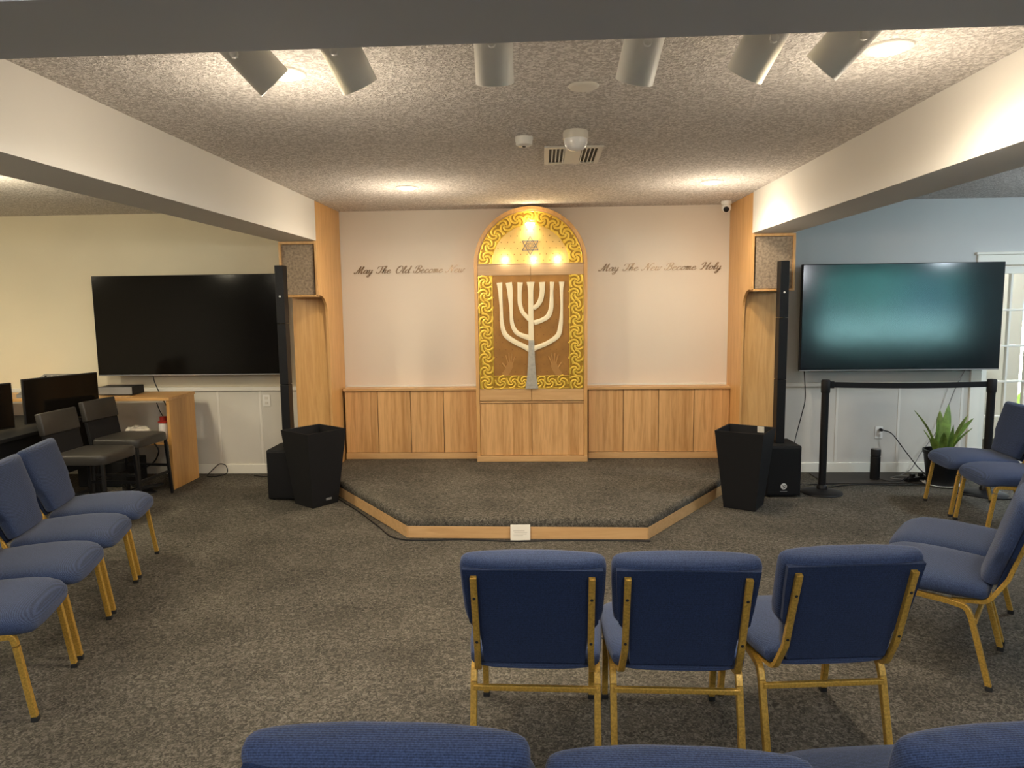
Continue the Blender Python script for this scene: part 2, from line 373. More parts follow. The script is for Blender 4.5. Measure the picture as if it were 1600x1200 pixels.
# porch behind
PY = 8.75
struct('wall_porch_left', bx(3.3, 3.4, YB + .2, PY, 0, CE), M['trim_w']); struct('wall_porch_right', bx(7.2, 7.3, YB + .2, PY, 0, CE), M['trim_w'])
bm = bx(3.4, 5.76, PY, PY + .1, 0, CE); box(bm, 5.93, 6.12, PY, PY + .1, 0, CE); box(bm, 6.4, 7.2, PY, PY + .1, 0, CE)
for a, b in ((5.76, 5.93), (6.12, 6.4)): box(bm, a, b, PY, PY + .1, 0, .25); box(bm, a, b, PY, PY + .1, 2.35, CE)
struct('wall_porch_far', bm, M['trim_w'])
struct('ground', bx(-40, 80, -64, 60, -.3, -.13), M['concrete'])
lamp('AREA', 'porch_fill', (4.9, 8.1, 2.6), 15, NEUT, size=.4, aim=(4.9, 8.1, 0))  # unseen area lamp added inside the porch to brighten the door panes
def bush(name, x, y, z, r, h, label, seed):
    rnd = random.Random(seed); bm = B()
    for k in range(70):
        a = rnd.uniform(0, 2 * PI); e = rnd.uniform(.1, 1.2); L_ = rnd.uniform(.5, 1) * h
        d = Vector((math.cos(a) * math.cos(e), math.sin(a) * math.cos(e), math.sin(e))); b0 = Vector((x, y, z)) + d * .05
        t = d * L_; s = t.cross(Vector((0, 0, 1))); s = (s.normalized() if s.length > 1e-3 else Vector((1, 0, 0))) * r * .09
        v = [bm.verts.new(p) for p in (b0, b0 + t * .45 + s, b0 + t + Vector((0, 0, -h * .15)), b0 + t * .45 - s)]
        bm.faces.new(v)
    return tag(obj(name, bm, M['leaf']), label, 'shrub')
bush('shrub', 6.45, 9.7, -.13, .9, 1.15, 'dark leafy shrub outside, seen through the glazed double door', 4)

# trees far outside behind the camera (what the right screen mirrors)
def crown(x, y, z, r, seed, nm, label):
    t = thing('tree', label, 'tree', (x, y, -.13), 0, 'trees across the car park, mirrored in the right screen')
    bm = B(); bmesh.ops.create_icosphere(bm, subdivisions=4, radius=1)
    rnd = random.Random(seed); ph = [rnd.uniform(0, 6) for _ in range(6)]
    for v in bm.verts:
        p = v.co; k = 1 + .12 * math.sin(4 * p.x + ph[0]) + .12 * math.sin(5 * p.y + ph[1]) + .1 * math.sin(6 * p.z + ph[2]) + .06 * math.sin(13 * p.x + 11 * p.z + ph[3]) + rnd.uniform(-.03, .03)
        v.co = Vector((p.x * r * k, p.y * r * .8 * k, p.z * r * 1.1 * k + z))
    obj('crown', bm, M['tree'], t); obj('trunk', lathe(B(), [(.28, 0), (.2, z)], 12), M['bark'], t)
for k in range(6): crown(4 + 9.6 * k, -56 - (k % 2) * 3, 4.1, 4.3, k, 'tree', 'green tree across the car park, mirrored in the right screen')

# ------------------------------------------------------------------ platform
PL = [(-1.01, 5.0), (.745, 4.97), (1.838, 6.56), (1.838, 7.145), (-2.035, 7.145), (-2.035, 6.39)]
def inset(poly, d):
    out = []; n = len(poly)
    for i in range(n):
        p, q, r = Vector(poly[i - 1]), Vector(poly[i]), Vector(poly[(i + 1) % n])
        a = (q - p).normalized(); b = (r - q).normalized(); na = Vector((-a.y, a.x)); nb = Vector((-b.y, b.x))
        m_ = (na + nb); m_ = m_ / (1 + na.dot(nb)); out.append(tuple(q + m_ * d))
    return out
pf = thing('stage_platform', 'low carpeted platform with angled corners and a maple edge in front of the cabinets', 'stage', (0, 0, 0))
prof = [(0.03, 0.0), (0.02, .085), (0.0, .092), (-.004, .115), (0.002, .135), (.012, .148), (.028, .155)]
obj('carpet_top', loft(B(), [[(x, y, z) for x, y in inset(PL, d)] for d, z in prof]), M['carpet'], pf, True)
bm = B()
for a, b in ((PL[5], PL[0]), (PL[0], PL[1]), (PL[1], PL[2])):
    a, b = Vector(a), Vector(b); u = (b - a).normalized(); nn = Vector((-u.y, u.x)) 
    L_ = (b - a).length; rot = Matrix.Translation((a.x, a.y, 0)) @ Matrix.Rotation(math.atan2(u.y, u.x), 4, 'Z')
    box(bm, .006, L_ - .002, -.002, .02, .002, .092, .002, mx=rot)
obj('edge_board', bm, M['maple_x'], pf)
nt_ = thing('note_card', 'small white card propped against the front edge of the platform', 'card', (-.175, 4.952, .0))
nt_.rotation_euler = (math.radians(-8), 0, .03)
obj('card', bx(-.072, .072, -.008, 0, .0, .115, .002), M['paper'], nt_)
bm = B()
for k, (a, b) in enumerate(((-.05, .02), (-.05, .045), (-.045, .05), (-.05, .03))): box(bm, a, b, -.0092, -.0078, .035 + .012 * k, .038 + .012 * k)
obj('pencil_lines', bm, M['paper_ink'], nt_)
bm = cable(B(), [(-1.98, 6.24, .006), (-1.55, 5.66, .006), (-1.3, 5.28, .006), (-1.06, 4.96, .006), (-.6, 4.955, .006), (-.25, 4.92, .006), (-.1, 4.925, .006), (.3, 4.945, .006), (.76, 4.93, .006)], .006)
tag(obj('edge_cable', bm, M['black'], None, True), 'thin black cable lying along the foot of the platform edge', 'cable')

# ------------------------------------------------------------------ wooden side posts with speaker niche
def side_post(s, xi, xo, label):     # xi inner face, xo outer face
    t = thing('speaker_post', label, 'speaker column', (0, 0, 0), 0, 'maple posts either side of the platform')
    x0, x1 = min(xi, xo), max(xi, xo); th = .022
    # arched side board (plane x = xi)
    pts = [(7.14, 0), (7.14, CE - .002), (6.38, CE - .002), (6.38, 1.81)]
    for k in range(9): a = k / 8 * PI / 2; pts.append((6.44 + .20 * math.sin(a), 1.61 + .18 * math.cos(a) + .02))
    pts += [(6.655, 1.2), (6.665, 0)]
    bm = B(); xa, xb = (xi, xi + th * s)
    A = [bm.verts.new((xa, y, z)) for y, z in pts]; D = [bm.verts.new((xb, y, z)) for y, z in pts]; n = len(pts)
    for i in range(n): bm.faces.new((A[i], A[(i + 1) % n], D[(i + 1) % n], D[i]))
    bm.faces.new(A); bm.faces.new(D[::-1])
    obj('side_board', bm, M['maple'], t)
    a, b = (x0, x1 - th) if s < 0 else (x0 + th, x1)
    bm = bx(a, b, 6.38, 7.0, 1.795, 1.815, .003); box(bm, a, b, 6.38, 7.0, 2.272, 2.297, .003)
    e = (a, a + .018) if s < 0 else (b - .018, b)
    box(bm, e[0], e[1], 6.38, 7.0, 1.815, 2.272); box(bm, a, b, 6.98, 7.0, 1.815, 2.272)
    obj('niche_box', bm, M['maple'], t)
    obj('speaker_grille', bx(a + .016, b - .016, 6.40, 6.42, 1.817, 2.270, .004), M['cloth_g'], t)
    bm = B(); box(bm, a, b, 6.675, 6.695, 0, 1.795); ob = obj('rear_panel', bm, M['maple'], t)
    bm = B(); q = (a, a + .02) if s < 0 else (b - .02, b); box(bm, q[0], q[1], 6.695, 7.02, 0, 1.795); obj('outer_board', bm, M['maple'], t)
    return t
side_post(-1, -2.04, -2.39, 'tall maple post with cloth fronted speaker niche, left of the platform')
side_post(1, 1.845, 2.225, 'tall maple post with cloth fronted speaker niche, right of the platform')

# ------------------------------------------------------------------ wainscot cabinets with four doors each
def cabinet(x0, x1, label):
    t = thing('low_cabinet', label, 'cabinet', (x0, 0, .156), 0, 'low maple cabinets beside the ark'); W = x1 - x0; z = .70
    obj('body', bx(0, W, 7.02, YC - .001, 0, z - .02), M['mat_dk'], t)
    obj('base_rail', bx(0, W, 6.985, 7.02, 0, .062, .002), M['maple_x'], t)
    obj('counter_top', bx(-.01, W + .005, 6.985, YC - .002, z - .004, z + .022, .004), M['maple_x'], t)
    obj('upstand', bx(0, W, YC - .014, YC - .002, z + .022, z + .04, .002), M['trim'], t)
    for k in range(4):
        a, b = W * k / 4 + .003, W * (k + 1) / 4 - .003
        o = obj('door', bx(a - (a + b) / 2, b - (a + b) / 2, 7.0, 7.02, .066, z - .008, .002), M['maple_s'], t); o.location.x = (a + b) / 2
cabinet(-2.015, -.672, 'low maple cabinet with four plain doors, left of the ark')
cabinet(.448, 1.842, 'low maple cabinet with four plain doors, right of the ark')

# ------------------------------------------------------------------ the ark
CX, YA = -.115, 6.86
ark = thing('ark_cabinet', 'tall arched maple ark with carved gold borders and a cream seven branched lamp motif', 'cabinet', (CX, YA, .156))
Z0 = .156
def zl(z): return z - Z0
RO, ZC = .545, 2.09
HW = RO
def arc(r, z, n=40, a0=0, a1=PI): return [(r * math.cos(a0 + (a1 - a0) * i / n), z + r * math.sin(a0 + (a1 - a0) * i / n)) for i in range(n + 1)]
bm = B(); prism(bm, [(HW - .03, 0)] + arc(HW - .03, zl(ZC)) + [(-HW + .03, 0)], .03, .285); obj('body', bm, M['maple'], ark)
# outer frame (U turned over)
def band(bm, ro, ri, z0, zc, y0, y1, mi=0, n=40):
    o_ = [(ro, z0)] + arc(ro, zc, n) + [(-ro, z0)]; i_ = [(ri, z0)] + arc(ri, zc, n) + [(-ri, z0)]
    q = []
    for (a, b), (c, d) in zip(o_, i_): q.append([(a, y0, b), (a, y1, b), (c, y1, d), (c, y0, d)])
    return loft(bm, q, True, mi)
bm = band(B(), HW, HW - .032, 0, zl(ZC), -.012, .285); obj('arch_frame', bm, M['maple'], ark, True)
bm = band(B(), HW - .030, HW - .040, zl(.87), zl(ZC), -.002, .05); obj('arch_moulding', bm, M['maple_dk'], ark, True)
# arched head: gold ground, plain gold centre
RI = HW - .040; RB = RI - .135
bm = B(); prism(bm, arc(RI, zl(ZC)), .012, .03); obj('arch_border', bm, M['gold_dk'], ark)
# spiral relief motif
def motif(bm, cx, cz, s, rot, y, flip=1):
    for k in range(4):
        pts = []
        for i in range(13):
            t = i / 12; r = s * (.05 + .50 * t ** .85); a = rot + k * PI / 2 + flip * (2.5 * t)
            pts.append((cx + r * math.cos(a), y, cz + r * math.sin(a)))
        sweep(bm, pts, s * .115, .012, (0, 1, 0), 6, 0, True) if False else sweep(bm, pts, .014, s * .17, (0, 1, 0), 6, 0, True)
bm = B(); NM = 11
for k in range(NM):
    a = PI * (k + .5) / NM; r = (RI + RB) / 2; motif(bm, r * math.cos(a), zl(ZC) + r * math.sin(a), .136, a, .01, 1 if k % 2 else -1)
for rr in (RI - .006, RB + .004): sweep(bm, [(x, .010, z) for x, z in arc(rr, zl(ZC))], .012, .008, (0, 1, 0), 6, 0, True)
obj('arch_relief', bm, M['gold'], ark, True)
bm = B(); prism(bm, arc(RB, zl(ZC)), .004, .016)
for r_ in range(6):
    z = .035 + .058 * r_
    for c_ in range(-6, 7):
        x = c_ * .062 + (.031 if r_ % 2 else 0)
        if x * x + z * z < (RB - .02) ** 2 and not (abs(x) < .09 and .1 < z < .30):
            n0 = 6; prism(bm, [(x + .006 * math.cos(2 * PI * i / n0), zl(ZC) + z + .006 * math.sin(2 * PI * i / n0)) for i in range(n0)], .0015, .006, 1)
obj('arch_panel', bm, [M['gold_pl'], M['gold_dot']], ark)
bm = B()
sc = (0, zl(ZC) + .175); R_ = .088
for rot in (PI / 2, -PI / 2):
    v = [(sc[0] + R_ * math.cos(rot + 2 * PI * k / 3), .002, sc[1] + R_ * math.sin(rot + 2 * PI * k / 3)) for k in range(3)]
    for i in range(3): sweep(bm, [v[i], v[(i + 1) % 3]], .006, .006, (0, 1, 0))
for k in range(8):
    pts = []
    for i in range(8): t = i / 7; a = k * PI / 4 + 1.4 * t; r = .012 + .03 * t; pts.append((sc[0] + r * math.cos(a), .002, sc[1] + r * math.sin(a)))
    sweep(bm, pts, .005, .004, (0, 1, 0))
sweep(bm, [(-.02, .002, sc[1] - .1), (-.005, .002, sc[1] - .125), (.0, .002, sc[1] - .14)], .004, .005, (0, 1, 0))
obj('star', bm, M['ink'], ark)['label'] = 'six pointed star inlay'
# three small lamps at the foot of the arch and one at its head
for x in (-.245, 0.03, .26):
    o = obj('small_lamp', lathe(B(), [(.0, -.008), (.014, -.006), (.020, .004), (.022, .016), (.016, .028), (0, .034)], 18), M['bulb'], ark, True); o.location = (x, -.012, zl(ZC) + .028)
    o['label'] = 'small lit lamp at the foot of the arch'
    lamp('POINT', 'small_lamp_light', (CX + x, YA - .05, ZC + .045), .3, WARM, shadow_soft_size=.02)
o = obj('head_lamp', lathe(B(), [(.0, -.012), (.030, -.012), (.045, -.004), (.045, 0), (0, .0)], 24), M['bulb'], ark, True); o.location = (0, -.02, zl(ZC) + RB + .012)
lamp('SPOT', 'head_lamp_light', (CX, YA - .06, ZC + RB + .0), 4, WARM, shadow_soft_size=.03, spot_size=2.4, spot_blend=1, aim=(CX, YA + .03, ZC - .05))
# rails
IW = HW - .034
def rail(z0, z1, nm='rail', m='maple_dk'):
    for s in (-1, 1):
        a, b = (-IW, -.002) if s < 0 else (.002, IW)
        obj(nm, bx(a, b, -.002, .03, zl(z0), zl(z1), .002), M[m], ark)
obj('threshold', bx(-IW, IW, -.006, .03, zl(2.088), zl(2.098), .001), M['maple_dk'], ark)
obj('sill', bx(-IW, IW, -.008, .03, zl(.742), zl(.757), .002), M['maple_x'], ark)
obj('base_rail', bx(-HW, HW, -.02, .02, 0, zl(.215), .003), M['maple_x'], ark)
for s in (-1, 1):
    a, b = (-IW, -.002) if s < 0 else (.002, IW); c = (a + b) / 2
    o = obj('lower_door', bx(a - c, b - c, .0, .03, zl(.22), zl(.738), .002), M['maple_s'], ark); o.location.x = c
# two upper doors: rails, gold border with relief, copper panel, lamp tree
BW = .142
for s in (-1, 1):
    d = thing('upper_door', '', ''); del d['label']; del d['category']
    bpy.data.objects.remove(d)
    g = (lambda u: u) if s > 0 else (lambda u: -u)
    def sb(bm, a, b, *r, **k): return box(bm, min(g(a), g(b)), max(g(a), g(b)), *r, **k)
    bm = sb(B(), .002, IW, .0, .03, zl(.762), zl(2.086)); dd = obj('upper_door', bm, M['maple_x'], ark)
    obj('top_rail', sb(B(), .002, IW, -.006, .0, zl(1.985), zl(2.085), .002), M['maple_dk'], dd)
    obj('bottom_rail', sb(B(), .002, IW, -.006, .0, zl(.764), zl(.882), .002), M['maple_x'], dd)
    bm = sb(B(), IW - BW, IW - .004, -.004, .0, zl(.884), zl(1.984)); sb(bm, .002, IW - BW, -.004, .0, zl(.884), zl(1.012))
    obj('gold_border', bm, M['gold_dk'], dd)
    bm = B(); zz = 1.984 - .062
    k = 0
    while zz > .93: motif(bm, g(IW - BW / 2 - .002), zl(zz), .132, .4 * k, -.006, 1); zz -= .1225; k += 1
    for k in range(3): motif(bm, g(.05 + .105 * k + .03), zl(.948), .122, .3 * k, -.006, -1)
    for xx in (IW - .008, IW - BW + .004): sb(bm, xx - .004, xx + .003, -.012, -.003, zl(.886), zl(1.982), .001)
    for z_ in (1.008, .888): sb(bm, .002, IW - BW, -.012, -.003, zl(z_) - .003, zl(z_) + .003, .001)
    obj('gold_relief', bm, M['gold'], dd, True)
    bm = sb(B(), .003, IW - BW, -.003, .0, zl(1.014), zl(1.983))
    for r_ in range(13):
        for c_ in range(6):
            x = .03 + c_ * .062 + (.031 if r_ % 2 else 0); z = zl(1.05) + r_ * .072
            if x < IW - BW - .012:
                prism(bm, [(g(x) + .005 * math.cos(PI / 3 * i), z + .005 * math.sin(PI / 3 * i)) for i in range(6)], -.0045, -.002, 1)
    obj('copper_panel', bm, [M['copper'], M['copper_dot']], dd)
    # open hand relief
    def U(u, v): return ((u - 543) * .00109, zl(1.983) - (v - 114) * .001086)
    bm = B(); hx, hz = U(330, 930) if s < 0 else U(765, 930)
    f_ = -s
    palm = [(-.060, -.06), (-.035, -.035), (-.018, .0), (.0, .045), (.03, .055), (.05, .04), (.052, .0), (.03, -.045), (.0, -.085), (-.03, -.09)]
    prism(bm, [(hx + f_ * -1 * x * -1, hz + z) for x, z in palm], -.0065, -.002)
    for (x0_, z0_, x1_, z1_, w_) in ((.0, .04, -.02, .115, .014), (.018, .05, .012, .135, .015), (.035, .048, .045, .13, .015), (.048, .035, .075, .105, .014), (-.02, -.01, -.055, .04, .017)):
        sweep(bm, [(hx + f_ * x0_, -.003, hz + z0_), (hx + f_ * (x0_ + x1_) / 2, -.003, hz + (z0_ + z1_) / 2), (hx + f_ * x1_, -.003, hz + z1_)], .008, w_, (0, 1, 0), 8, 0, True)
    obj('hand_relief', bm, M['copper_l'], dd, True)
    # small hinges
    for z_ in (1.62, 1.35): obj('hinge', sb(B(), IW - .02, IW - .002, -.02, -.012, zl(z_), zl(z_) + .055, .002), M['gold'], dd)
def U(u, v): return ((u - 543) * .00109, zl(1.983) - (v - 114) * .001086)
def stroke(bm, pts, y0=-.018, y1=-.004, mi=0):     # pts: (u, v, half width) in motif units
    P = catmull([(u, v, w_) for u, v, w_ in pts], 8); q = []
    for i, p in enumerate(P):
        a, b = P[max(i - 1, 0)], P[min(i + 1, len(P) - 1)]; t = Vector((b.x - a.x, b.y - a.y)).normalized(); n_ = Vector((-t.y, t.x))
        x0_, z0_ = U(p.x + n_.x * p.z, p.y + n_.y * p.z); x1_, z1_ = U(p.x - n_.x * p.z, p.y - n_.y * p.z)
        q.append([(x0_, y1, z0_), (x0_, y0 + .004, z0_), ((x0_ * 3 + x1_) / 4, y0, (z0_ * 3 + z1_) / 4), ((x0_ + x1_ * 3) / 4, y0, (z0_ + z1_ * 3) / 4), (x1_, y0 + .004, z1_), (x1_, y1, z1_)])
    return loft(bm, q, True, mi)
bm = B()
stroke(bm, [(267, 176, 25), (272, 240, 19), (280, 400, 14), (285, 540, 17), (315, 640, 22), (400, 705, 22), (480, 745, 22), (530, 775, 24)])
stroke(bm, [(350, 176, 28), (360, 260, 24), (368, 420, 15), (375, 540, 17), (410, 615, 20), (470, 650, 21), (530, 668, 25)])
stroke(bm, [(450, 176, 24), (445, 260, 19), (446, 360, 19), (465, 430, 18), (500, 475, 18), (530, 505, 20)])
stroke(bm, [(643, 176, 26), (645, 250, 22), (630, 330, 22), (600, 380, 20), (565, 405, 20)])
stroke(bm, [(732, 176, 20), (728, 260, 15), (722, 400, 20), (695, 475, 22), (640, 512, 20), (570, 535, 22)])
stroke(bm, [(817, 176, 23), (815, 260, 14), (815, 420, 12), (805, 560, 19), (780, 650, 22), (700, 710, 20), (620, 745, 20), (560, 765, 24)])
stroke(bm, [(543, 174, 36), (543, 240, 24), (543, 400, 23), (543, 700, 24), (545, 790, 28)], -.020)
obj('lamp_branches', bm, M['cream'], ark, True)['label'] = 'cream seven branched lamp'
bm = B(); stroke(bm, [(545, 690, 25), (545, 860, 30), (545, 960, 36), (545, 1040, 44), (545, 1125, 58)], -.0215); obj('lamp_trunk', bm, M['trunk'], ark, True)['label'] = 'grey silver trunk of the branched lamp'

# ------------------------------------------------------------------ script lettering on the wall
G = {
 'a': ([[(.8, .9), (.5, 1), (.15, .7), (.1, .25), (.35, 0), (.65, .25), (.85, .9)], [(.85, .95), (.8, .3), (.95, 0), (1.2, .25)]], 1.1),
 'c': ([[(.75, .75), (.65, .98), (.3, .9), (.1, .4), (.3, .02), (.65, .08), (.95, .4)]], .9),
 'e': ([[(.1, .45), (.5, .55), (.7, .8), (.5, 1), (.2, .75), (.12, .3), (.4, 0), (.75, .1), (1, .4)]], .9),
 'h': ([[(0, .3), (.4, 1.2), (.55, 1.9), (.35, 1.95), (.2, 1.2), (.15, 0)], [(.17, .4), (.4, .9), (.65, .95), (.65, .4), (.7, .05), (1, .3)]], 1.0),
 'l': ([[(0, .3), (.35, 1), (.5, 1.8), (.3, 1.95), (.15, 1.3), (.15, .3), (.3, 0), (.6, .3)]], .6),
 'd': ([[(.8, .9), (.5, 1), (.15, .7), (.1, .25), (.35, 0), (.65, .25), (.85, .9)], [(.95, 2), (.85, 1), (.8, .4), (.95, 0), (1.2, .25)]], 1.15),
 'o': ([[(.5, 1), (.15, .75), (.1, .25), (.4, 0), (.75, .3), (.75, .8), (.5, 1), (.75, .85), (1.05, .9)]], .95),
 'm': ([[(0, .7), (.15, 1), (.15, 0)], [(.15, .5), (.4, 1), (.5, .8), (.5, 0)], [(.5, .5), (.75, 1), (.88, .8), (.88, .15), (1.1, .1), (1.2, .3)]], 1.2),
 'w': ([[(0, .8), (.12, 1), (.15, .2), (.35, 0), (.6, .3), (.6, 1)], [(.6, .3), (.75, 0), (1, .3), (1.05, 1), (1.3, .85)]], 1.2),
 'y': ([[(0, .8), (.12, 1), (.15, .3), (.35, 0), (.65, .3)], [(.7, 1), (.65, 0), (.5, -.8), (.2, -.95), (.1, -.6), (.6, -.1), (1, .3)]], .95),
 'M': ([[(-.35, .3), (-.3, .05), (0, .05), (.25, .8), (.55, 2)], [(.55, 2), (.6, 1), (.65, 0)], [(.65, 0), (.9, 1), (1.25, 2)], [(1.25, 2), (1.2, .6), (1.35, 0), (1.55, .2)]], 1.65),
 'T': ([[(-.4, 1.3), (-.2, 1.85), (.5, 1.85), (1.3, 2.0)], [(.65, 1.85), (.6, .6), (.3, .05), (-.15, .1), (-.2, .45)]], 1.0),
 'O': ([[(.7, 2), (.2, 1.6), (.05, .7), (.4, 0), (1, .3), (1.25, 1.2), (.95, 1.9), (.5, 1.9), (.4, 1.5)]], 1.4),
 'B': ([[(.4, 1.9), (.35, .8), (.1, .05), (-.3, .2), (-.3, .6)], [(-.3, 1.2), (-.1, 1.85), (.7, 2), (1.05, 1.6), (.75, 1.15), (.4, 1.05)], [(.4, 1.05), (.9, .9), (1.05, .4), (.6, 0), (.15, .1)]], 1.2),
 'N': ([[(-.35, .3), (-.3, .05), (0, .1), (.2, .8), (.4, 2)], [(.4, 2), (.65, 1), (.9, 0)], [(.9, 0), (1.05, 1.3), (1.4, 2), (1.65, 1.85)]], 1.45),
 'H': ([[(-.3, 1.3), (-.05, 1.9), (.4, 1.9), (.35, .8), (.1, .05), (-.25, .2)], [(1.35, 2), (1.15, 1), (1.1, .1), (1.4, .2)], [(.1, 1), (.6, 1.1), (1.2, 1.05)]], 1.5)}
def lettering(text, x0, x1, z, label):
    t = thing('wall_lettering', label, 'sign', (x0, YC, z), 0, 'script lettering on the cream wall')
    sp = 1.15; tot = sum(sp if c == ' ' else G[c][1] + .06 for c in text) + .3; k = (x1 - x0) / tot; kz = .036
    cx = .35
    for word in text.split(' '):
        bm = B()
        for c in word:
            for st in G[c][0]:
                P = catmull([(a, b, 0) for a, b in st], 6); q = []
                for i, p in enumerate(P):
                    a, b = P[max(i - 1, 0)], P[min(i + 1, len(P) - 1)]; d = Vector((b.x - a.x + .4 * (b.y - a.y), b.y - a.y)); d = d.normalized() if d.length else Vector((1, 0))
                    wd = .0018 + .0042 * max(0, abs(d.y) * (1 if d.y < 0 else .45)); n_ = Vector((-d.y, d.x))
                    px = (cx + p.x + .42 * p.y) * k; pz = p.y * kz
                    q.append([(px + n_.x * wd, -.001, pz + n_.y * wd), (px + n_.x * wd, -.007, pz + n_.y * wd), (px - n_.x * wd, -.007, pz - n_.y * wd), (px - n_.x * wd, -.001, pz - n_.y * wd)])
                loft(bm, q)
            cx += G[c][1] + .06
        cx += sp
        obj('word', bm, M['bronze'], t)
lettering('May The Old Become New', -1.91, -.80, 2.035, 'bronze script words May The Old Become New on the left of the wall')
lettering('May The New Become Holy', .56, 1.76, 2.025, 'bronze script words May The New Become Holy on the right of the wall')

# ------------------------------------------------------------------ ceiling fixtures
def downlight(x, y, label, col=WARM, e=K_DOWN, r=.085, grp='recessed ceiling lights', lm=None, fill=.20):
    t = thing('recessed_light', label, 'ceiling light', (x, y, CE), 0, grp)
    obj('trim_ring', lathe(B(), [(r * .78, -.001), (r * .80, -.010), (r * 1.02, -.007), (r * 1.06, -.001)], 36), M['white_dull'], t, True)
    obj('lens', lathe(B(), [(0, -.024), (r * .4, -.022), (r * .68, -.014), (r * .79, -.004), (r * .79, -.0005), (0, -.0005)], 32), lm or M['lens'], t, True)
    lamp('SPOT', 'recessed_light_lamp', (x, y, CE - .03), e * .7, col, shadow_soft_size=.07, spot_size=math.radians(165), spot_blend=.6, aim=(x, y, 0))
    lamp('POINT', 'ceiling_fill_lamp', (x, y, CE - .42), e * fill, col, shadow_soft_size=.06)  # unseen point lamp added below each fixture to brighten the ceiling
downlight(-1.05, 2.96, 'lit recessed light beside the leftmost track head', fill=.2)
downlight(1.32, 2.86, 'lit recessed light beside the rightmost track head', fill=.17)
downlight(-1.085, 5.78, 'lit recessed light near the left end of the platform wall', r=.088)
downlight(1.35, 5.80, 'lit recessed light near the right end of the platform wall', r=.088)
for x, y in ((-4.0, 4.8), (-5.9, 4.8), (-4.2, 1.9)): downlight(x, y, 'recessed light in the side bay left of the header', YEL, K_SIDE_L, grp='recessed lights in the left bay')
LC = mat('lit cool lens', (1, 1, 1), .5, emit=(.9, .95, 1), es=16)
for x, y in ((4.6, 5.3), (6.6, 5.0)): downlight(x, y, 'unseen cool lamp added as daylight right of the header', COOL, K_SIDE_R, grp='unseen lamps added as daylight in the right bay', lm=LC)  # out-of-view lamps added to stand in for daylight on the right
for x, y in ((-1.6, -.9), (1.6, -.9), (4.8, -.4), (-4.6, -.9)): downlight(x, y, 'unseen fill lamp added behind the camera', (.93, .95, 1), K_REAR, grp='unseen fill lamps added behind the camera')  # added out of view to brighten the beam, headers and near chairs

tr = thing('lighting_track', 'white ceiling track carrying six cylinder heads behind the cross beam', 'track', (0, 2.40, CE))
obj('rail', bx(-1.35, 1.35, -.018, .018, -.022, -.0005, .003), M['can'], tr)
def head(px, py, pz, ax, label, lit):
    t = thing('track_head', label, 'spotlight', (px, py, pz), 0, 'white cylinder track heads')
    d = Vector(ax).normalized(); q = Vector((0, 0, -1)).rotation_difference(d).to_matrix().to_4x4()
    R_ = .064
    obj('housing', lathe(B(), [(0, .075), (.045, .073), (.060, .062), (R_, .04), (R_, -.135), (R_ - .004, -.137), (R_ - .006, -.12), (R_ - .006, -.06), (0, -.055)], 40, mx=q), M['can'], t, True)
    obj('bulb', lathe(B(), [(0, -.060), (R_ - .01, -.060), (R_ - .012, -.100), (.03, -.112), (0, -.114)], 28, mx=q), M['bulb'] if lit else M['frost'], t, True)
    u = -pz + CE - .02
    dy = 2.40 - py
    bm = B(); sweep(bm, fillet([(0, dy, u), (0, -R_ - .02 if dy < -.2 else -R_ - .012, u - .01), (0, -R_ - .004, -.05)], .03), .02, .007, (1, 0, 0))
    lathe(bm, [(0, 0), (.013, 0), (.013, .012), (.006, .016), (0, .016)], 14, mx=Matrix.Translation((0, -R_ - .004, -.04)) @ Matrix.Rotation(PI / 2, 4, 'X'))
    obj('bracket', bm, M['can'], t, True)
    tip = Vector((px, py, pz)) + d * .15
    lamp('SPOT', 'track_head_lamp', tip, K_TRACK * (1.2 if lit else 1), WARM, shadow_soft_size=.05, spot_size=math.radians(95), spot_blend=.9, aim=tip + d)
Z_ = 2.553
head(-.985, 2.40, Z_, (.62, .46, -.72), 'white cylinder track head at the far left, its lamp lit', True)
head(-.660, 2.40, Z_, (.40, .50, -.95), 'white cylinder track head, second from the left', False)
head(-.155, 2.40, Z_ + .01, (.0, .5, -1), 'white cylinder track head pointing straight down, third from the left', False)
head(.335, 2.40, Z_, (-.20, .5, -.95), 'white cylinder track head, third from the right', False)
head(.725, 2.40, Z_, (-.42, .5, -.85), 'white cylinder track head, second from the right', False)
head(1.00, 2.40, Z_, (-.62, .46, -.72), 'white cylinder track head at the far right, its lamp lit', True)

tag(mv(obj('ceiling_disc', lathe(B(), [(0, -.012), (.05, -.011), (.062, -.008), (.068, -.002), (.068, 0), (0, 0)], 36), M['white_dull'], None, True), (.187, 3.24, CE)), 'flat round white cover plate on the ceiling', 'cover plate')
sd = thing('smoke_detector', 'small round white smoke detector on the ceiling left of the vent', 'detector', (-.10, 4.17, CE))
obj('body', lathe(B(), [(0, -.05), (.035, -.05), (.046, -.042), (.05, -.02), (.052, 0), (0, 0)], 32), M['white_pl'], sd, True)
obj('sensor', lathe(B(), [(0, -.056), (.009, -.056), (.011, -.049), (0, -.049)], 14), M['black'], sd, True)
vt = thing('ceiling_vent', 'white slotted air vent in the ceiling behind the dome', 'vent', (.197, 4.66, CE))
bm = bx(-.18, .18, -.25, -.215, -.012, 0, .002); box(bm, -.18, .18, .215, .25, -.012, 0, .002); box(bm, -.18, -.15, -.215, .215, -.012, 0, .002); box(bm, .15, .18, -.215, .215, -.012, 0, .002); box(bm, -.05, .05, -.215, .215, -.012, 0, .002)
obj('frame', bm, M['white_dull'], vt); obj('duct', bx(-.15, .15, -.215, .215, -.003, -.0005), M['black_m'], vt)
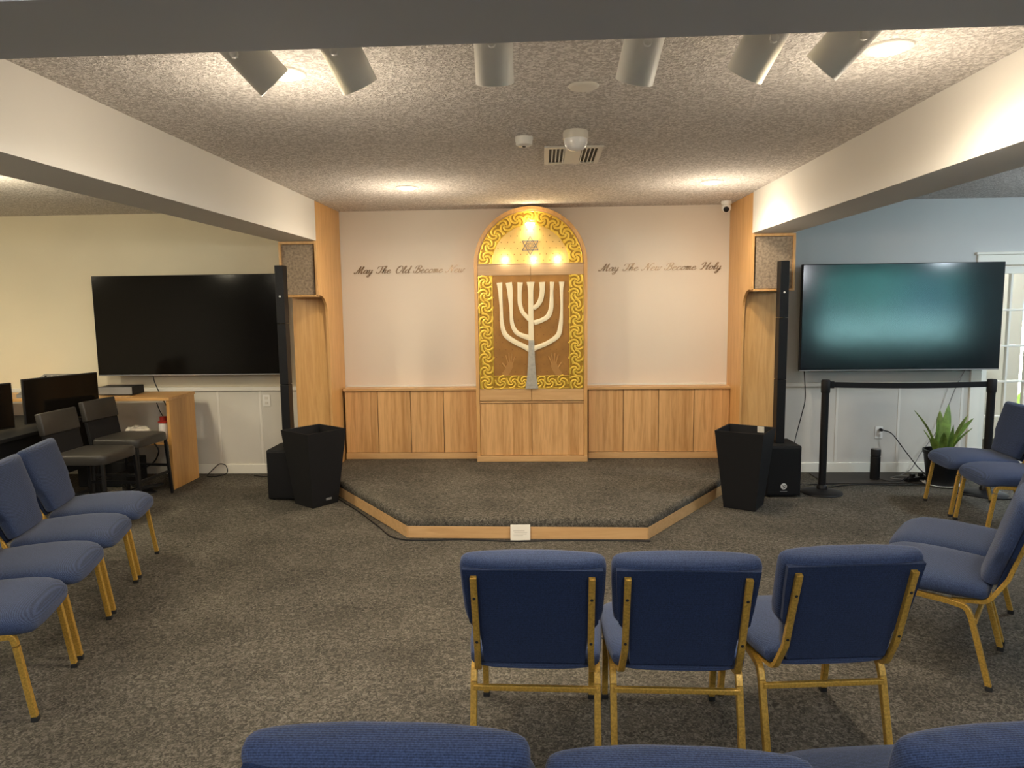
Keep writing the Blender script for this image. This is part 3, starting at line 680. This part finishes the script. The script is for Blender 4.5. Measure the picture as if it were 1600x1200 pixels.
for s in (-1, 1):
    for k in range(4):
        x = s * (.062 + .024 * k); o = obj('slat', bx(-.002, .002, -.213, .213, -.014, -.003, mx=Matrix.Rotation(.5 * s, 4, 'Y')), M['white_dull'], vt); o.location = (x, 0, 0)
dm = thing('ceiling_dome', 'white dome with a frosted lower half hanging below the ceiling vent', 'dome', (.19, 4.05, CE))
obj('base', lathe(B(), [(0, 0), (.066, 0), (.07, -.01), (.07, -.045), (0, -.045)], 36), M['white_dull'], dm, True)
obj('lens', lathe(B(), [(0, -.045), (.066, -.045), (.064, -.07), (.052, -.093), (.03, -.106), (0, -.11)], 36), M['frost'], dm, True)
dc = thing('dome_camera', 'white dome security camera in the upper right corner of the platform wall', 'camera', (1.755, 6.93, CE))
obj('base', lathe(B(), [(0, 0), (.05, 0), (.052, -.02), (.045, -.03), (0, -.03)], 28), M['white_pl'], dc, True)
bm = B(); bmesh.ops.create_uvsphere(bm, u_segments=28, v_segments=16, radius=.046); bmesh.ops.translate(bm, verts=bm.verts, vec=(0, 0, -.06)); obj('ball', bm, M['white_pl'], dc, True)
q = Vector((0, 0, 1)).rotation_difference(Vector((-.25, -.85, -.45)).normalized()).to_matrix().to_4x4()
obj('lens', lathe(B(), [(0, .03), (.026, .03), (.026, .048), (.018, .052), (0, .05)], 24, mx=Matrix.Translation((0, 0, -.06)) @ q), M['black'], dc, True)

# ------------------------------------------------------------------ church chairs
def make_chair(label, group):
    t = thing('stacking_chair', label, 'chair', (0, 0, 0), 0, group)
    # seat cushion: plan sections from rear to front
    rings = []
    for y, hw, zt, zb in ((-.240, .17, .446, .405), (-.237, .212, .458, .392), (-.22, .234, .470, .382), (-.12, .248, .477, .376), (0, .256, .482, .373), (.10, .258, .481, .370), (.17, .254, .474, .366), (.22, .242, .458, .362), (.252, .215, .434, .362), (.264, .175, .410, .370)):
        zc, hz = (zt + zb) / 2, (zt - zb) / 2; rings.append([(a, y, zc + b) for a, b in rrect(hw, hz, 3.2, 28)])
    obj('seat', loft(B(), rings), M['fab'], t, True)
    # backrest built upright then leaned
    lean = Matrix.Translation((0, -.235, .46)) @ Matrix.Rotation(math.radians(17), 4, 'X')
    rings = []
    for z, hw, th in ((0, .168, .020), (.004, .18, .034), (.02, .186, .040), (.09, .196, .042), (.125, .205, .042), (.165, .236, .042), (.20, .242, .042), (.30, .247, .042), (.36, .249, .043), (.385, .249, .044), (.402, .245, .040), (.413, .236, .030), (.417, .222, .016)):
        rings.append([lean @ Vector((a, b + .012 * max(0, 1 - abs(a) / .25) * (1 if b > 0 else 0), z)) for a, b in rrect(hw, th, 3.4, 32)])
    obj('backrest', loft(B(), rings), M['fab'], t, True)
    pts = [(-.178, -.010), (.178, -.010), (.184, .10), (.195, .13), (.222, .168), (.232, .30), (.236, .392), (-.236, .392), (-.232, .30), (-.222, .168), (-.195, .13), (-.184, .10)]
    bm = B(); prism(bm, pts, -.0475, -.030); bmesh.ops.transform(bm, matrix=lean, verts=bm.verts)
    obj('back_panel', bm, M['fab_back'], t)['label'] = 'flat navy rear panel of the backrest'
    for s in (-1, 1):
        x = .228 * s
        fk, fr = Vector((x, .205, .33)), Vector((x, .25, .012)); rk, rr = Vector((x, -.185, .31)), Vector((x, -.265, .012))
        rail = fillet([fk + (fk - fr) * .02, (x, .195, .378), (x, -.10, .365), (x * 1, -.165, .355), rk], .055)
        obj('seat_rail', sweep(B(), rail, .024), M['gold_tube'], t, True)
        for a, b in ((fk, fr), (rk, rr)):
            lg = obj('leg', sweep(B(), [a, b], .024), M['gold_tube'], t, True)
            obj('foot_cap', bx(b.x - .014, b.x + .014, b.y - .014, b.y + .014, 0, .022, .003), M['rubber'], lg)
        up = [Vector((x * .92, -.105, .368)), Vector((x * .90, -.24, .388))] + [lean @ Vector((x * .87, -.056, z)) for z in (.06, .20, .368)]
        bm = sweep(B(), fillet(up, .06), .022, .018)
        for z in (.095, .285):
            lathe(bm, [(0, 0), (.006, 0), (.005, .003), (0, .004)], 10, mi=1, mx=lean @ Matrix.Translation((x * .87, -.064, z)) @ Matrix.Rotation(PI / 2, 4, 'X'))
        obj('back_upright', bm, [M['gold_tube'], M['rubber']], t, True)
    obj('stretcher', bx(-.228, .228, -.208, -.190, .285, .305, .003), M['gold_tube'], t)
    obj('front_stretcher', bx(-.228, .228, .10, .12, .368, .384, .003), M['gold_tube'], t)
    obj('link_hook', sweep(B(), fillet([(.24, .08, .385), (.262, .08, .355), (.285, .08, .355), (.285, .13, .355), (.262, .13, .355), (.24, .13, .385)], .012), .005, None, (0, 0, 1), 6, 0, True), M['silver'], t, True)
    return t
D2 = math.radians
g1, g2, g3, g4, g5 = 'chairs with their backs to the camera in the front row', 'chairs cut off by the bottom edge', 'row of chairs along the left', 'chairs angled at the lower right', 'chairs by the potted plant at the far right'
ch0 = make_chair('blue chair seen from behind, leftmost of the three in the front row', g1)
ch0.location = (-.035, 2.655, 0); ch0.rotation_euler = (0, 0, D2(-1))
def ch(x, y, a, label, g, sc_=1):
    c = dup(ch0, (x, y, 0), D2(a), label); c['group'] = g; c.scale = (sc_,) * 3; return c
ch(.480, 2.65, -1, 'blue chair seen from behind, middle of the three in the front row', g1)
ch(1.010, 2.71, 5, 'blue chair seen from behind and turned slightly left, rightmost of the front row', g1)
ch(-.295, 1.57, 0, 'blue chair whose ribbed top shows at the bottom edge, left of centre', g2, 1.07)
ch(.252, 1.58, -1, 'blue chair whose top shows at the bottom edge, right of centre', g2)
ch(.885, 1.67, 6, 'blue chair cut off in the bottom right corner', g2)
dv = Vector((.282, -.959)); fv = Vector((.959, .282)); L1 = Vector((-2.712, 4.659))
lab = ['farthest blue chair of the left row, nearest the bar stools', 'second farthest blue chair of the left row', 'second nearest blue chair of the left row', 'nearest blue chair of the left row, its front leg in the lower left corner']
for k in range(4):
    c_ = L1 + dv * (.235 + .535 * k) - fv * .25; ch(c_.x, c_.y, -73.6, lab[k], g3)
ch(1.86, 3.335, 52.7, 'blue chair in side view at the lower right, nearest of its pair', g4)
ch(2.178, 3.755, 52.7, 'blue chair at the lower right behind the side view chair', g4)
ch(3.462, 5.736, 84, 'blue chair in front of the potted plant, facing left', g5)
ch(3.41, 5.205, 84, 'blue chair at the right edge, nearer than the one by the plant', g5)

# ------------------------------------------------------------------ screens
def tv(x0, x1, z0, z1, label, sm):
    t = thing('television', label, 'television', ((x0 + x1) / 2, 6.87, z0)); hw = (x1 - x0) / 2; h = z1 - z0
    obj('casing', bx(-hw, hw, -.035, .012, 0, h, .004), M['black'], t)
    obj('screen', bx(-hw + .007, hw - .007, -.0375, -.034, .014, h - .007), sm, t)
    obj('wall_bracket', bx(-.35, .35, .010, YB - 6.872, h * .3, h * .7, .004), M['black_m'], t)
    obj('bottom_strip', bx(-hw, hw, -.0378, -.030, .0, .010, .001), M['grey_pl'], t)
    return t
tv(-4.452, -2.60, 1.045, 2.035, 'large black television on the left wall, switched off', M['screen_l'])
tv(2.455, 4.312, 1.035, 2.045, 'large television on the right wall with a teal reflection', M['screen'])

# ------------------------------------------------------------------ column loudspeakers
def column(x, y, ztop, label, badge=True):
    t = thing('column_speaker', label, 'loudspeaker', (x, y, 0), 0, 'column loudspeakers beside the posts')
    obj('subwoofer', bx(-.15, .15, -.17, .19, .012, .455, .012), M['black_m'], t)
    obj('grille', bx(-.138, .138, -.178, -.168, .03, .44, .004), M['black'], t)
    for a, b, n_ in ((.455, 1.02, 1), (1.023, 1.56, 2), (1.563, ztop, 3)):
        obj('column_section', bx(-.038, .038, -.05, .05, a, b, .004), M['black'], t)
    obj('indicator', lathe(B(), [(0, 0), (.009, 0), (.008, .004), (0, .005)], 14, mx=Matrix.Translation((.0, -.05, ztop - .27)) @ Matrix.Rotation(PI / 2, 4, 'X')), M['white_pl'], t)
    for sx in (-1, 1):
        for sy in (-1, 1): obj('foot', lathe(B(), [(0, 0), (.014, 0), (.014, .014), (0, .014)], 12, (sx * .11, sy * .12, 0)), M['rubber'], t)
    if badge:
        bm = B(); MX = Matrix.Translation((-.045 + .045, -.178, .10)) @ Matrix.Rotation(PI / 2, 4, 'X')
        lathe(bm, [(0, 0), (.027, 0), (.026, .004), (0, .004)], 28, mx=MX)
        bd = obj('badge', bm, M['white_pl'], t); bd['label'] = 'round white emblem'
        bm = B()
        for a, b, c_, d_ in ((-.012, .010, .004, -.004), (.004, -.004, -.006, -.018), (.004, .012, .016, .004), (.0, .0, .014, -.014)): sweep(bm, [(a, -.183, .10 + b), (c_, -.183, .10 + d_)], .006, .003, (0, 0, 1))
        obj('emblem_mark', bm, M['black'], bd)
        obj('nameplate', bx(-.03, .03, -.181, -.178, .052, .058), M['grey_pl'], t)
    return t
column(-2.30, 6.17, 2.07, 'tall thin black column loudspeaker left of the platform', False)
column(2.085, 6.27, 2.05, 'tall thin black column loudspeaker right of the platform, white emblem on its base')

# ------------------------------------------------------------------ planters
def planter(x, y, a, label):
    t = thing('tall_planter', label, 'planter', (x, y, 0), D2(a), 'tall tapered black planters'); bm = B(); h = .655
    def sq(s, z): return [(-s, -s, z), (s, -s, z), (s, s, z), (-s, s, z)]
    loft(bm, [sq(.128, 0), sq(.130, .004), sq(.196, h - .002), sq(.196, h), sq(.186, h), sq(.184, h - .004), sq(.165, h - .20)])
    obj('pot', bm, M['black_m'], t); return t
p1 = planter(-1.99, 5.93, -37, 'tall black tapered planter left of the platform')
p2 = planter(1.672, 5.84, -31, 'tall black tapered planter right of the platform, white tag inside its rim')
o = obj('tag', bx(-.028, .028, -.0, .003, -.03, .025), M['paper'], p2); o['label'] = 'white tag'; o.location = (.08, .176, .630); o.rotation_euler = (.12, 0, 0)
o = obj('maker_plate', bx(-.028, .028, -.003, .001, -.010, .010, .001), M['grey_pl'], p1); o.location = (.0, 0, 0)
o.matrix_local = Matrix.Rotation(PI / 2, 4, 'Z') @ Matrix.Translation((0.03, -.1375, .055)) @ Matrix.Rotation(.1, 4, 'X')

# ------------------------------------------------------------------ retractable belt barrier
def post(x, y, label):
    t = thing('barrier_post', label, 'stanchion', (x, y, 0), 0, 'black barrier posts')
    obj('base', lathe(B(), [(0, 0), (.172, 0), (.176, .006), (.17, .013), (.12, .026), (.05, .040), (0, .045)], 48), M['black'], t, True)
    obj('pole', lathe(B(), [(.032, .03), (.032, .93)], 28), M['black'], t, True)
    obj('collar', lathe(B(), [(.046, .035), (.046, .06), (.034, .075)], 28), M['black'], t, True)
    obj('belt_head', lathe(B(), [(0, .90), (.036, .90), (.038, .91), (.038, 1.005), (.032, 1.014), (0, 1.014)], 28), M['black_m'], t, True)
    return t
post(2.475, 6.25, 'black belt barrier post with a round base, left of the plant')
post(3.86, 6.20, 'black belt barrier post at the right, behind the chairs')
bm = B(); sweep(bm, [(2.51 + (3.825 - 2.51) * i / 10, 6.25 - .05 * i / 10, .970 - .010 * math.sin(PI * i / 10)) for i in range(11)], .048, .004, (0, 0, 1))
bl = thing('barrier_belt', 'black fabric belt stretched between the two barrier posts', 'belt', (0, 0, 0)); obj('strap', bm, M['black_m'], bl)
obj('belt_clip', bx(2.512, 2.545, 6.235, 6.262, .94, 1.0, .004), M['black'], bl)

# ------------------------------------------------------------------ things along the right wall
tag(obj('floor_board', bx(2.62, 3.52, 6.55, 6.95, 0.001, .012, .003), M['mat_dk']), 'dark flat board lying on the carpet along the right wall', 'board')
bt = thing('cylinder_speaker', 'small black cylindrical speaker standing on the dark board by the right wall', 'speaker', (3.142, 6.70, .013))
obj('body', lathe(B(), [(0, 0), (.042, 0), (.044, .004), (.044, .215), (.040, .218), (.040, .224), (.044, .227), (.044, .280), (.038, .288), (0, .288)], 36), M['black_m'], bt, True)
obj('top_ring', lathe(B(), [(.030, .2885), (.040, .2875), (.041, .292), (.030, .292)], 32), M['grey_pl'], bt, True)
def outlet(x, z, label):
    t = thing('wall_outlet', label, 'outlet', (x, YB, z), 0, 'white wall outlets')
    obj('plate', bx(-.037, .037, -.007, -.0005, -.06, .06, .002), M['white_pl'], t)
    for s in (-1, 1):
        k = obj('socket', bx(-.017, .017, -.0095, -.007, s * .026 - .015, s * .026 + .015, .003), M['white_dull'], t)
        bm = B()
        for u in (-.006, .006): box(bm, u - .001, u + .001, -.0102, -.0094, s * .026 - .004, s * .026 + .006)
        obj('slots', bm, M['black'], k)
outlet(3.315, .40, 'white wall outlet low on the right wall with a black plug')
outlet(-2.83, .76, 'white wall outlet on the left wall under the television')
bm = cable(B(), [(3.34, 6.985, .43), (3.40, 6.93, .40), (3.50, 6.88, .25), (3.60, 6.82, .10), (3.66, 6.74, .014), (3.55, 6.66, .016)], .0055)
lathe(bm, [(0, 0), (.014, 0), (.016, .01), (.014, .035), (.006, .045), (0, .045)], 16, mx=Matrix.Translation((3.325, YB - .011, .43)) @ Matrix.Rotation(PI / 2, 4, 'X'))
tag(obj('mains_cable', bm, M['black'], None, True), 'black power cord plugged into the right wall outlet', 'cord')
bm = cable(B(), [(2.51, 6.87, 1.04), (2.53, 6.9, .95), (2.54, 6.9, .75), (2.50, 6.87, .60), (2.38, 6.7, .35), (2.34, 6.6, .15), (2.38, 6.55, .008), (2.52, 6.52, .008), (2.7, 6.50, .008)], .005)
tag(obj('mains_cable', bm, M['black'], None, True), 'black cord hanging from the left end of the right television', 'cord')
bm = cable(B(), [(4.03, 6.88, 1.04), (3.97, 6.92, .85), (3.90, 6.94, .60), (3.83, 6.95, .42), (3.70, 6.95, .22), (3.60, 6.93, .06), (3.50, 6.88, .018), (3.42, 6.80, .018)], .005)
tag(obj('mains_cable', bm, M['grey_pl'], None, True), 'thin grey cord hanging from the right end of the right television', 'cord')
ps = thing('power_strip', 'black power strip in a tangle of cords by the right wall', 'power strip', (3.50, 6.63, .013), .35)
obj('body', bx(-.13, .13, -.025, .025, 0, .035, .006), M['black'], ps)
for k in range(2): obj('plug', bx(-.02, .02, -.018, .018, .036, .07, .006), M['black'], ps).location.x = -.06 + .1 * k
for s_, pp in enumerate(([(3.42, 6.60, .06), (3.3, 6.55, .03), (3.2, 6.62, .018), (3.16, 6.66, .03)], [(3.55, 6.65, .06), (3.65, 6.58, .02), (3.45, 6.5, .01), (3.25, 6.48, .01), (2.9, 6.5, .01), (2.6, 6.42, .008)], [(3.5, 6.62, .05), (3.6, 6.72, .03), (3.42, 6.78, .02), (3.3, 6.70, .018), (3.55, 6.6, .02)])):
    tag(obj('cable', cable(B(), pp, .005), M['black'] if s_ < 2 else M['grey_pl'], None, True), ['short black cable from the power strip to the small cylinder speaker', 'long black cable lying in front of the dark board', 'grey looped cable over the power strip'][s_], 'cable')
tag(obj('cable', cable(B(), [(3.62, 6.2, .007), (3.8, 6.05, .007), (4.0, 6.02, .007), (4.2, 6.1, .007)], .007), M['black'], None, True), 'black cable on the carpet under the far right chairs', 'cable')

# potted snake plant
pp = thing('potted_plant', 'snake plant in a black pot on a white saucer behind the right chairs', 'plant', (3.66, 6.52, 0))
obj('saucer', lathe(B(), [(0, 0), (.13, 0), (.155, .018), (.15, .02), (.12, .008), (0, .008)], 36), M['white_pl'], pp, True)
obj('pot', lathe(B(), [(0, .01), (.115, .01), (.12, .02), (.155, .30), (.165, .30), (.165, .33), (.150, .33), (.145, .29), (0, .285)], 40), M['black'], pp, True)
obj('soil', lathe(B(), [(0, .292), (.14, .288), (.14, .28), (0, .28)], 24), M['soil'], pp)
def leafm(az, h, lean, w_, tw):
    bm = B(); rings = []; n = 12
    for i in range(n + 1):
        t = i / n; out = lean * t * t + .02; c_ = Vector((math.cos(az) * (out + .04), math.sin(az) * (out + .04), .28 + h * t * (1 - .1 * lean * t)))
        wd = w_ * (.55 + .9 * t) * (1 - t ** 3.5) + .001; a = az + PI / 2 + tw * t
        s = Vector((math.cos(a), math.sin(a), 0)); d = Vector((math.cos(az), math.sin(az), 0)) * wd * .35
        rings.append([c_ - s * wd + d, c_ - s * wd * .5 + d * .3, c_, c_ + s * wd * .5 + d * .3, c_ + s * wd + d, c_ + s * wd + d - d.normalized() * .003, c_ - d.normalized() * .004, c_ - s * wd + d - d.normalized() * .003])
    loft(bm, rings); 
    return bm
for az, h, ln, w_, tw in ((3.0, .42, .20, .024, .3), (1.9, .34, .02, .040, 1.0), (4.9, .30, .05, .045, .6), (.2, .34, .24, .036, .2), (.9, .46, .10, .040, .8), (5.6, .28, .16, .040, .3), (2.6, .22, .10, .035, .4), (4.2, .24, .10, .035, .7), (1.4, .40, .06, .034, -.6), (6.0, .38, .12, .03, .5), (3.5, .18, .08, .038, .9)):
    obj('leaf', leafm(az, h, ln, w_, tw), M['leaf'], pp, True)

# ------------------------------------------------------------------ left corner: desk, monitors, stools
dk = thing('desk', 'light wood desk with a panel end standing along the left wall', 'desk', (0, 0, 0))
obj('end_panel', bx(-3.53, -3.50, 6.38, 6.86, 0, .852, .002), M['oak'], dk)
obj('top', bx(-5.9, -3.495, 6.37, 6.87, .852, .880, .003), M['oak_x'], dk)
obj('lower_shelf', bx(-5.9, -3.53, 6.45, 6.86, .42, .44), M['oak_x'], dk)
obj('end_panel', bx(-5.9, -5.87, 6.38, 6.86, 0, .852, .002), M['oak'], dk)
bt = thing('bottle', 'white bottle with a red cap on the lower shelf of the desk', 'bottle', (-3.70, 6.62, .441))
obj('body', lathe(B(), [(0, 0), (.042, 0), (.045, .006), (.045, .14), (.036, .165), (.03, .17), (0, .17)], 28), M['white_pl'], bt, True)
obj('cap', lathe(B(), [(.05, .168), (.05, .18), (.033, .185), (.033, .225), (0, .227)], 28), M['red'], bt, True)
obj('nozzle', sweep(B(), [(0, 0, .225), (-.03, 0, .28), (-.055, 0, .36)], .009, None, (0, 1, 0), 8, 0, True), M['black'], bt, True)
bm = B(); bmesh.ops.create_icosphere(bm, subdivisions=3, radius=1); rn = random.Random(3)
for v in bm.verts: v.co = Vector((v.co.x * .13, v.co.y * .09, max(-.06, v.co.z * .075 + rn.uniform(-.012, .012)) + .061))
tag(mv(obj('plastic_bag', bm, M['bag']), (-3.96, 6.62, .44)), 'crumpled pale plastic bag on the lower desk shelf left of the bottle', 'bag')
rc = thing('receiver_box', 'flat black box on the light wood desk under the left television', 'electronics', (-4.12, 6.66, .881))
obj('case', bx(-.17, .17, -.1, .1, .006, .085, .004), M['black'], rc); obj('front_panel', bx(-.165, .165, -.104, -.1, .012, .08, .001), M['grey_pl'], rc)
tag(obj('cable', cable(B(), [(-3.95, 6.93, 1.05), (-3.93, 6.93, .95), (-3.86, 6.92, .80), (-3.80, 6.89, .70), (-3.74, 6.75, .60)], .005), M['black'], None, True), 'thin black cable running down behind the desk top to the bottle', 'cable')
tag(obj('cable', cable(B(), [(-3.44, 6.9, .008), (-3.40, 6.96, .06), (-3.34, 6.98, .11), (-3.26, 6.95, .10), (-3.24, 6.92, .03), (-3.32, 6.88, .008), (-3.42, 6.86, .008)], .005), M['black'], None, True), 'black cable loop on the floor at the foot of the left wall', 'cable')
tag(obj('cable', cable(B(), [(-2.95, 6.9, .006), (-2.8, 6.87, .006), (-2.6, 6.9, .006), (-2.48, 6.86, .006)], .004), M['black'], None, True), 'black cable lying on the carpet left of the column loudspeaker', 'cable')

# side table carrying monitors and mixers
st = thing('control_table', 'black control table at the left edge under the monitors', 'table', (0, 0, 0))
obj('top', bx(-5.3, -4.12, 4.45, 6.33, .70, .73, .004), M['black_m'], st)
for x, y in ((-5.25, 4.5), (-4.17, 4.5), (-5.25, 6.28), (-4.17, 6.28)): obj('leg', bx(x - .02, x + .02, y - .02, y + .02, 0, .70), M['black'], st)
obj('modesty_panel', bx(-4.20, -4.185, 4.52, 6.26, .28, .70), M['black_m'], st)
def monitor(x, y, a, label, w_=.62, h=.36, zt=1.105):
    t = thing('monitor', label, 'monitor', (x, y, .731), D2(a), 'monitors seen from behind'); zt -= .731
    obj('casing', bx(-w_ / 2, w_ / 2, -.012, .012, zt - h, zt, .005), M['black'], t)
    obj('rear_bulge', bx(-w_ * .36, w_ * .36, -.045, -.012, zt - h * .85, zt - h * .2, .014, 3), M['black_m'], t)
    obj('screen', bx(-w_ / 2 + .01, w_ / 2 - .01, .011, .014, zt - h + .012, zt - .01), M['screen_l'], t)
    obj('stand_neck', bx(-.03, .03, -.062, -.045, .01, zt - h * .3, .005), M['grey_pl'], t)
    obj('stand_foot', bx(-.13, .13, -.13, .07, 0, .012, .005), M['black'], t)
    return t
monitor(-4.24, 5.98, 70 + 180, 'black monitor seen from behind, right one of the pair at the left edge', .68, .385, 1.135)
monitor(-4.46, 5.24, 74 + 180, 'black monitor seen from behind, cut off by the left edge', .66, .375, 1.12)
def mixer(x, y, z, a, label, w_=.5, tilt=20):
    t = thing('audio_mixer', label, 'mixer', (x, y, z), D2(a), 'audio mixers on the control desk')
    MX = Matrix.Rotation(D2(tilt), 4, 'X'); up = .02
    prof_ = [(-.2, 0), (.2, 0), (.2, .03 + .4 * math.tan(D2(tilt))), (-.2, .03)]
    bm = B(); A = [bm.verts.new((-w_ / 2, y_, z_)) for y_, z_ in prof_]; D = [bm.verts.new((w_ / 2, y_, z_)) for y_, z_ in prof_]
    for i in range(4): bm.faces.new((A[i], A[(i + 1) % 4], D[(i + 1) % 4], D[i]))
    bm.faces.new(A); bm.faces.new(D[::-1]); obj('body', bm, M['grey_pl'], t)
    for r_ in range(4):
        for c_ in range(7):
            y_ = -.08 + .07 * r_; z_ = .03 + (y_ + .2) * math.tan(D2(tilt))
            k = obj('knob', lathe(B(), [(0, 0), (.010, 0), (.009, .018), (0, .02)], 8), M['white_dull'] if (r_ + c_) % 3 else M['black'], t); k.location = ((c_ - 3) * w_ / 8, y_, z_)
mixer(-4.75, 6.62, .881, 0, 'grey audio mixer on the wood desk behind the monitors, only its knobs showing', .5, 22)
mixer(-4.36, 4.72, .731, -90, 'grey audio mixer with pale knobs on the control table at the left edge', .62, 4)
mc = thing('gooseneck_microphone', 'black gooseneck microphone rising at the very left edge', 'microphone', (-5.02, 5.9, .731))
obj('base', lathe(B(), [(0, 0), (.06, 0), (.06, .015), (.02, .025), (0, .025)], 24), M['black'], mc, True)
obj('neck', sweep(B(), catmull([(0, 0, .02), (0, 0, .25), (-.02, 0, .36), (-.08, 0, .41)], 8), .01, None, (0, 1, 0), 8, 0, True), M['black'], mc, True)

def stool(x, y, a, label):
    t = thing('bar_stool', label, 'stool', (x, y, 0), D2(a), 'black leather counter stools')
    rings = []
    for z, k in ((.510, .97), (.513, .99), (.53, 1), (.565, 1), (.578, .985), (.585, .95), (.588, .86)): rings.append([(p, q_, z) for p, q_ in rrect(.225 * k, .225 * k, 8, 32)])
    obj('seat', loft(B(), rings), M['leather'], t, True)
    lean = Matrix.Translation((0, -.235, .56)) @ Matrix.Rotation(D2(10), 4, 'X')
    bm = B(); box(bm, -.205, .205, -.030, .02, .175, .355, .012, 3); bmesh.ops.transform(bm, matrix=lean, verts=bm.verts); obj('back_pad', bm, M['leather'], t, True)
    bm = B(); box(bm, -.195, .195, -.022, .008, -.03, .175, .004); bmesh.ops.transform(bm, matrix=lean, verts=bm.verts); obj('back_panel', bm, M['black_m'], t)
    for sx in (-1, 1):
        for sy in (-1, 1): obj('leg', sweep(B(), [(sx * .20, sy * .20, .515), (sx * .222, sy * .222, 0)], .024), M['black'], t)
    obj('footrest', bx(-.212, .212, .200, .218, .20, .222), M['black'], t); obj('rear_rail', bx(-.212, .212, -.218, -.2, .20, .222), M['black'], t)
    for q_ in (-.218, .2): obj('side_rail', bx(q_, q_ + .018, -.21, .21, .26, .282), M['black'], t)
    return t
stool(-3.60, 5.40, -92, 'black leather bar stool, nearer of the pair in front of the desk')
stool(-3.70, 6.06, -95, 'black leather bar stool, farther of the pair next to the desk end')
# cables and a box in the dark under the desk
tag(obj('equipment_case', bx(-4.5, -4.0, 6.47, 6.80, .002, .25, .01), M['black_m']), 'black equipment case on the floor under the desk', 'case')
bm = B(); rn = random.Random(11)
p_ = [(-3.62 - .4 * rn.random(), 6.15 + .25 * rn.random(), .01 + .05 * rn.random()) for _ in range(14)]
tag(obj('cable', cable(bm, p_, .006), M['black'], None, True), 'tangled black cable on the floor under the bar stools', 'cable')
tag(obj('cable', cable(B(), [(-3.7, 6.435, .44), (-3.66, 6.43, .36), (-3.72, 6.43, .25), (-3.85, 6.42, .18), (-3.98, 6.42, .1), (-3.9, 6.4, .02), (-3.7, 6.36, .01)], .007), M['black'], None, True), 'black cable hanging from the lower desk shelf', 'cable')
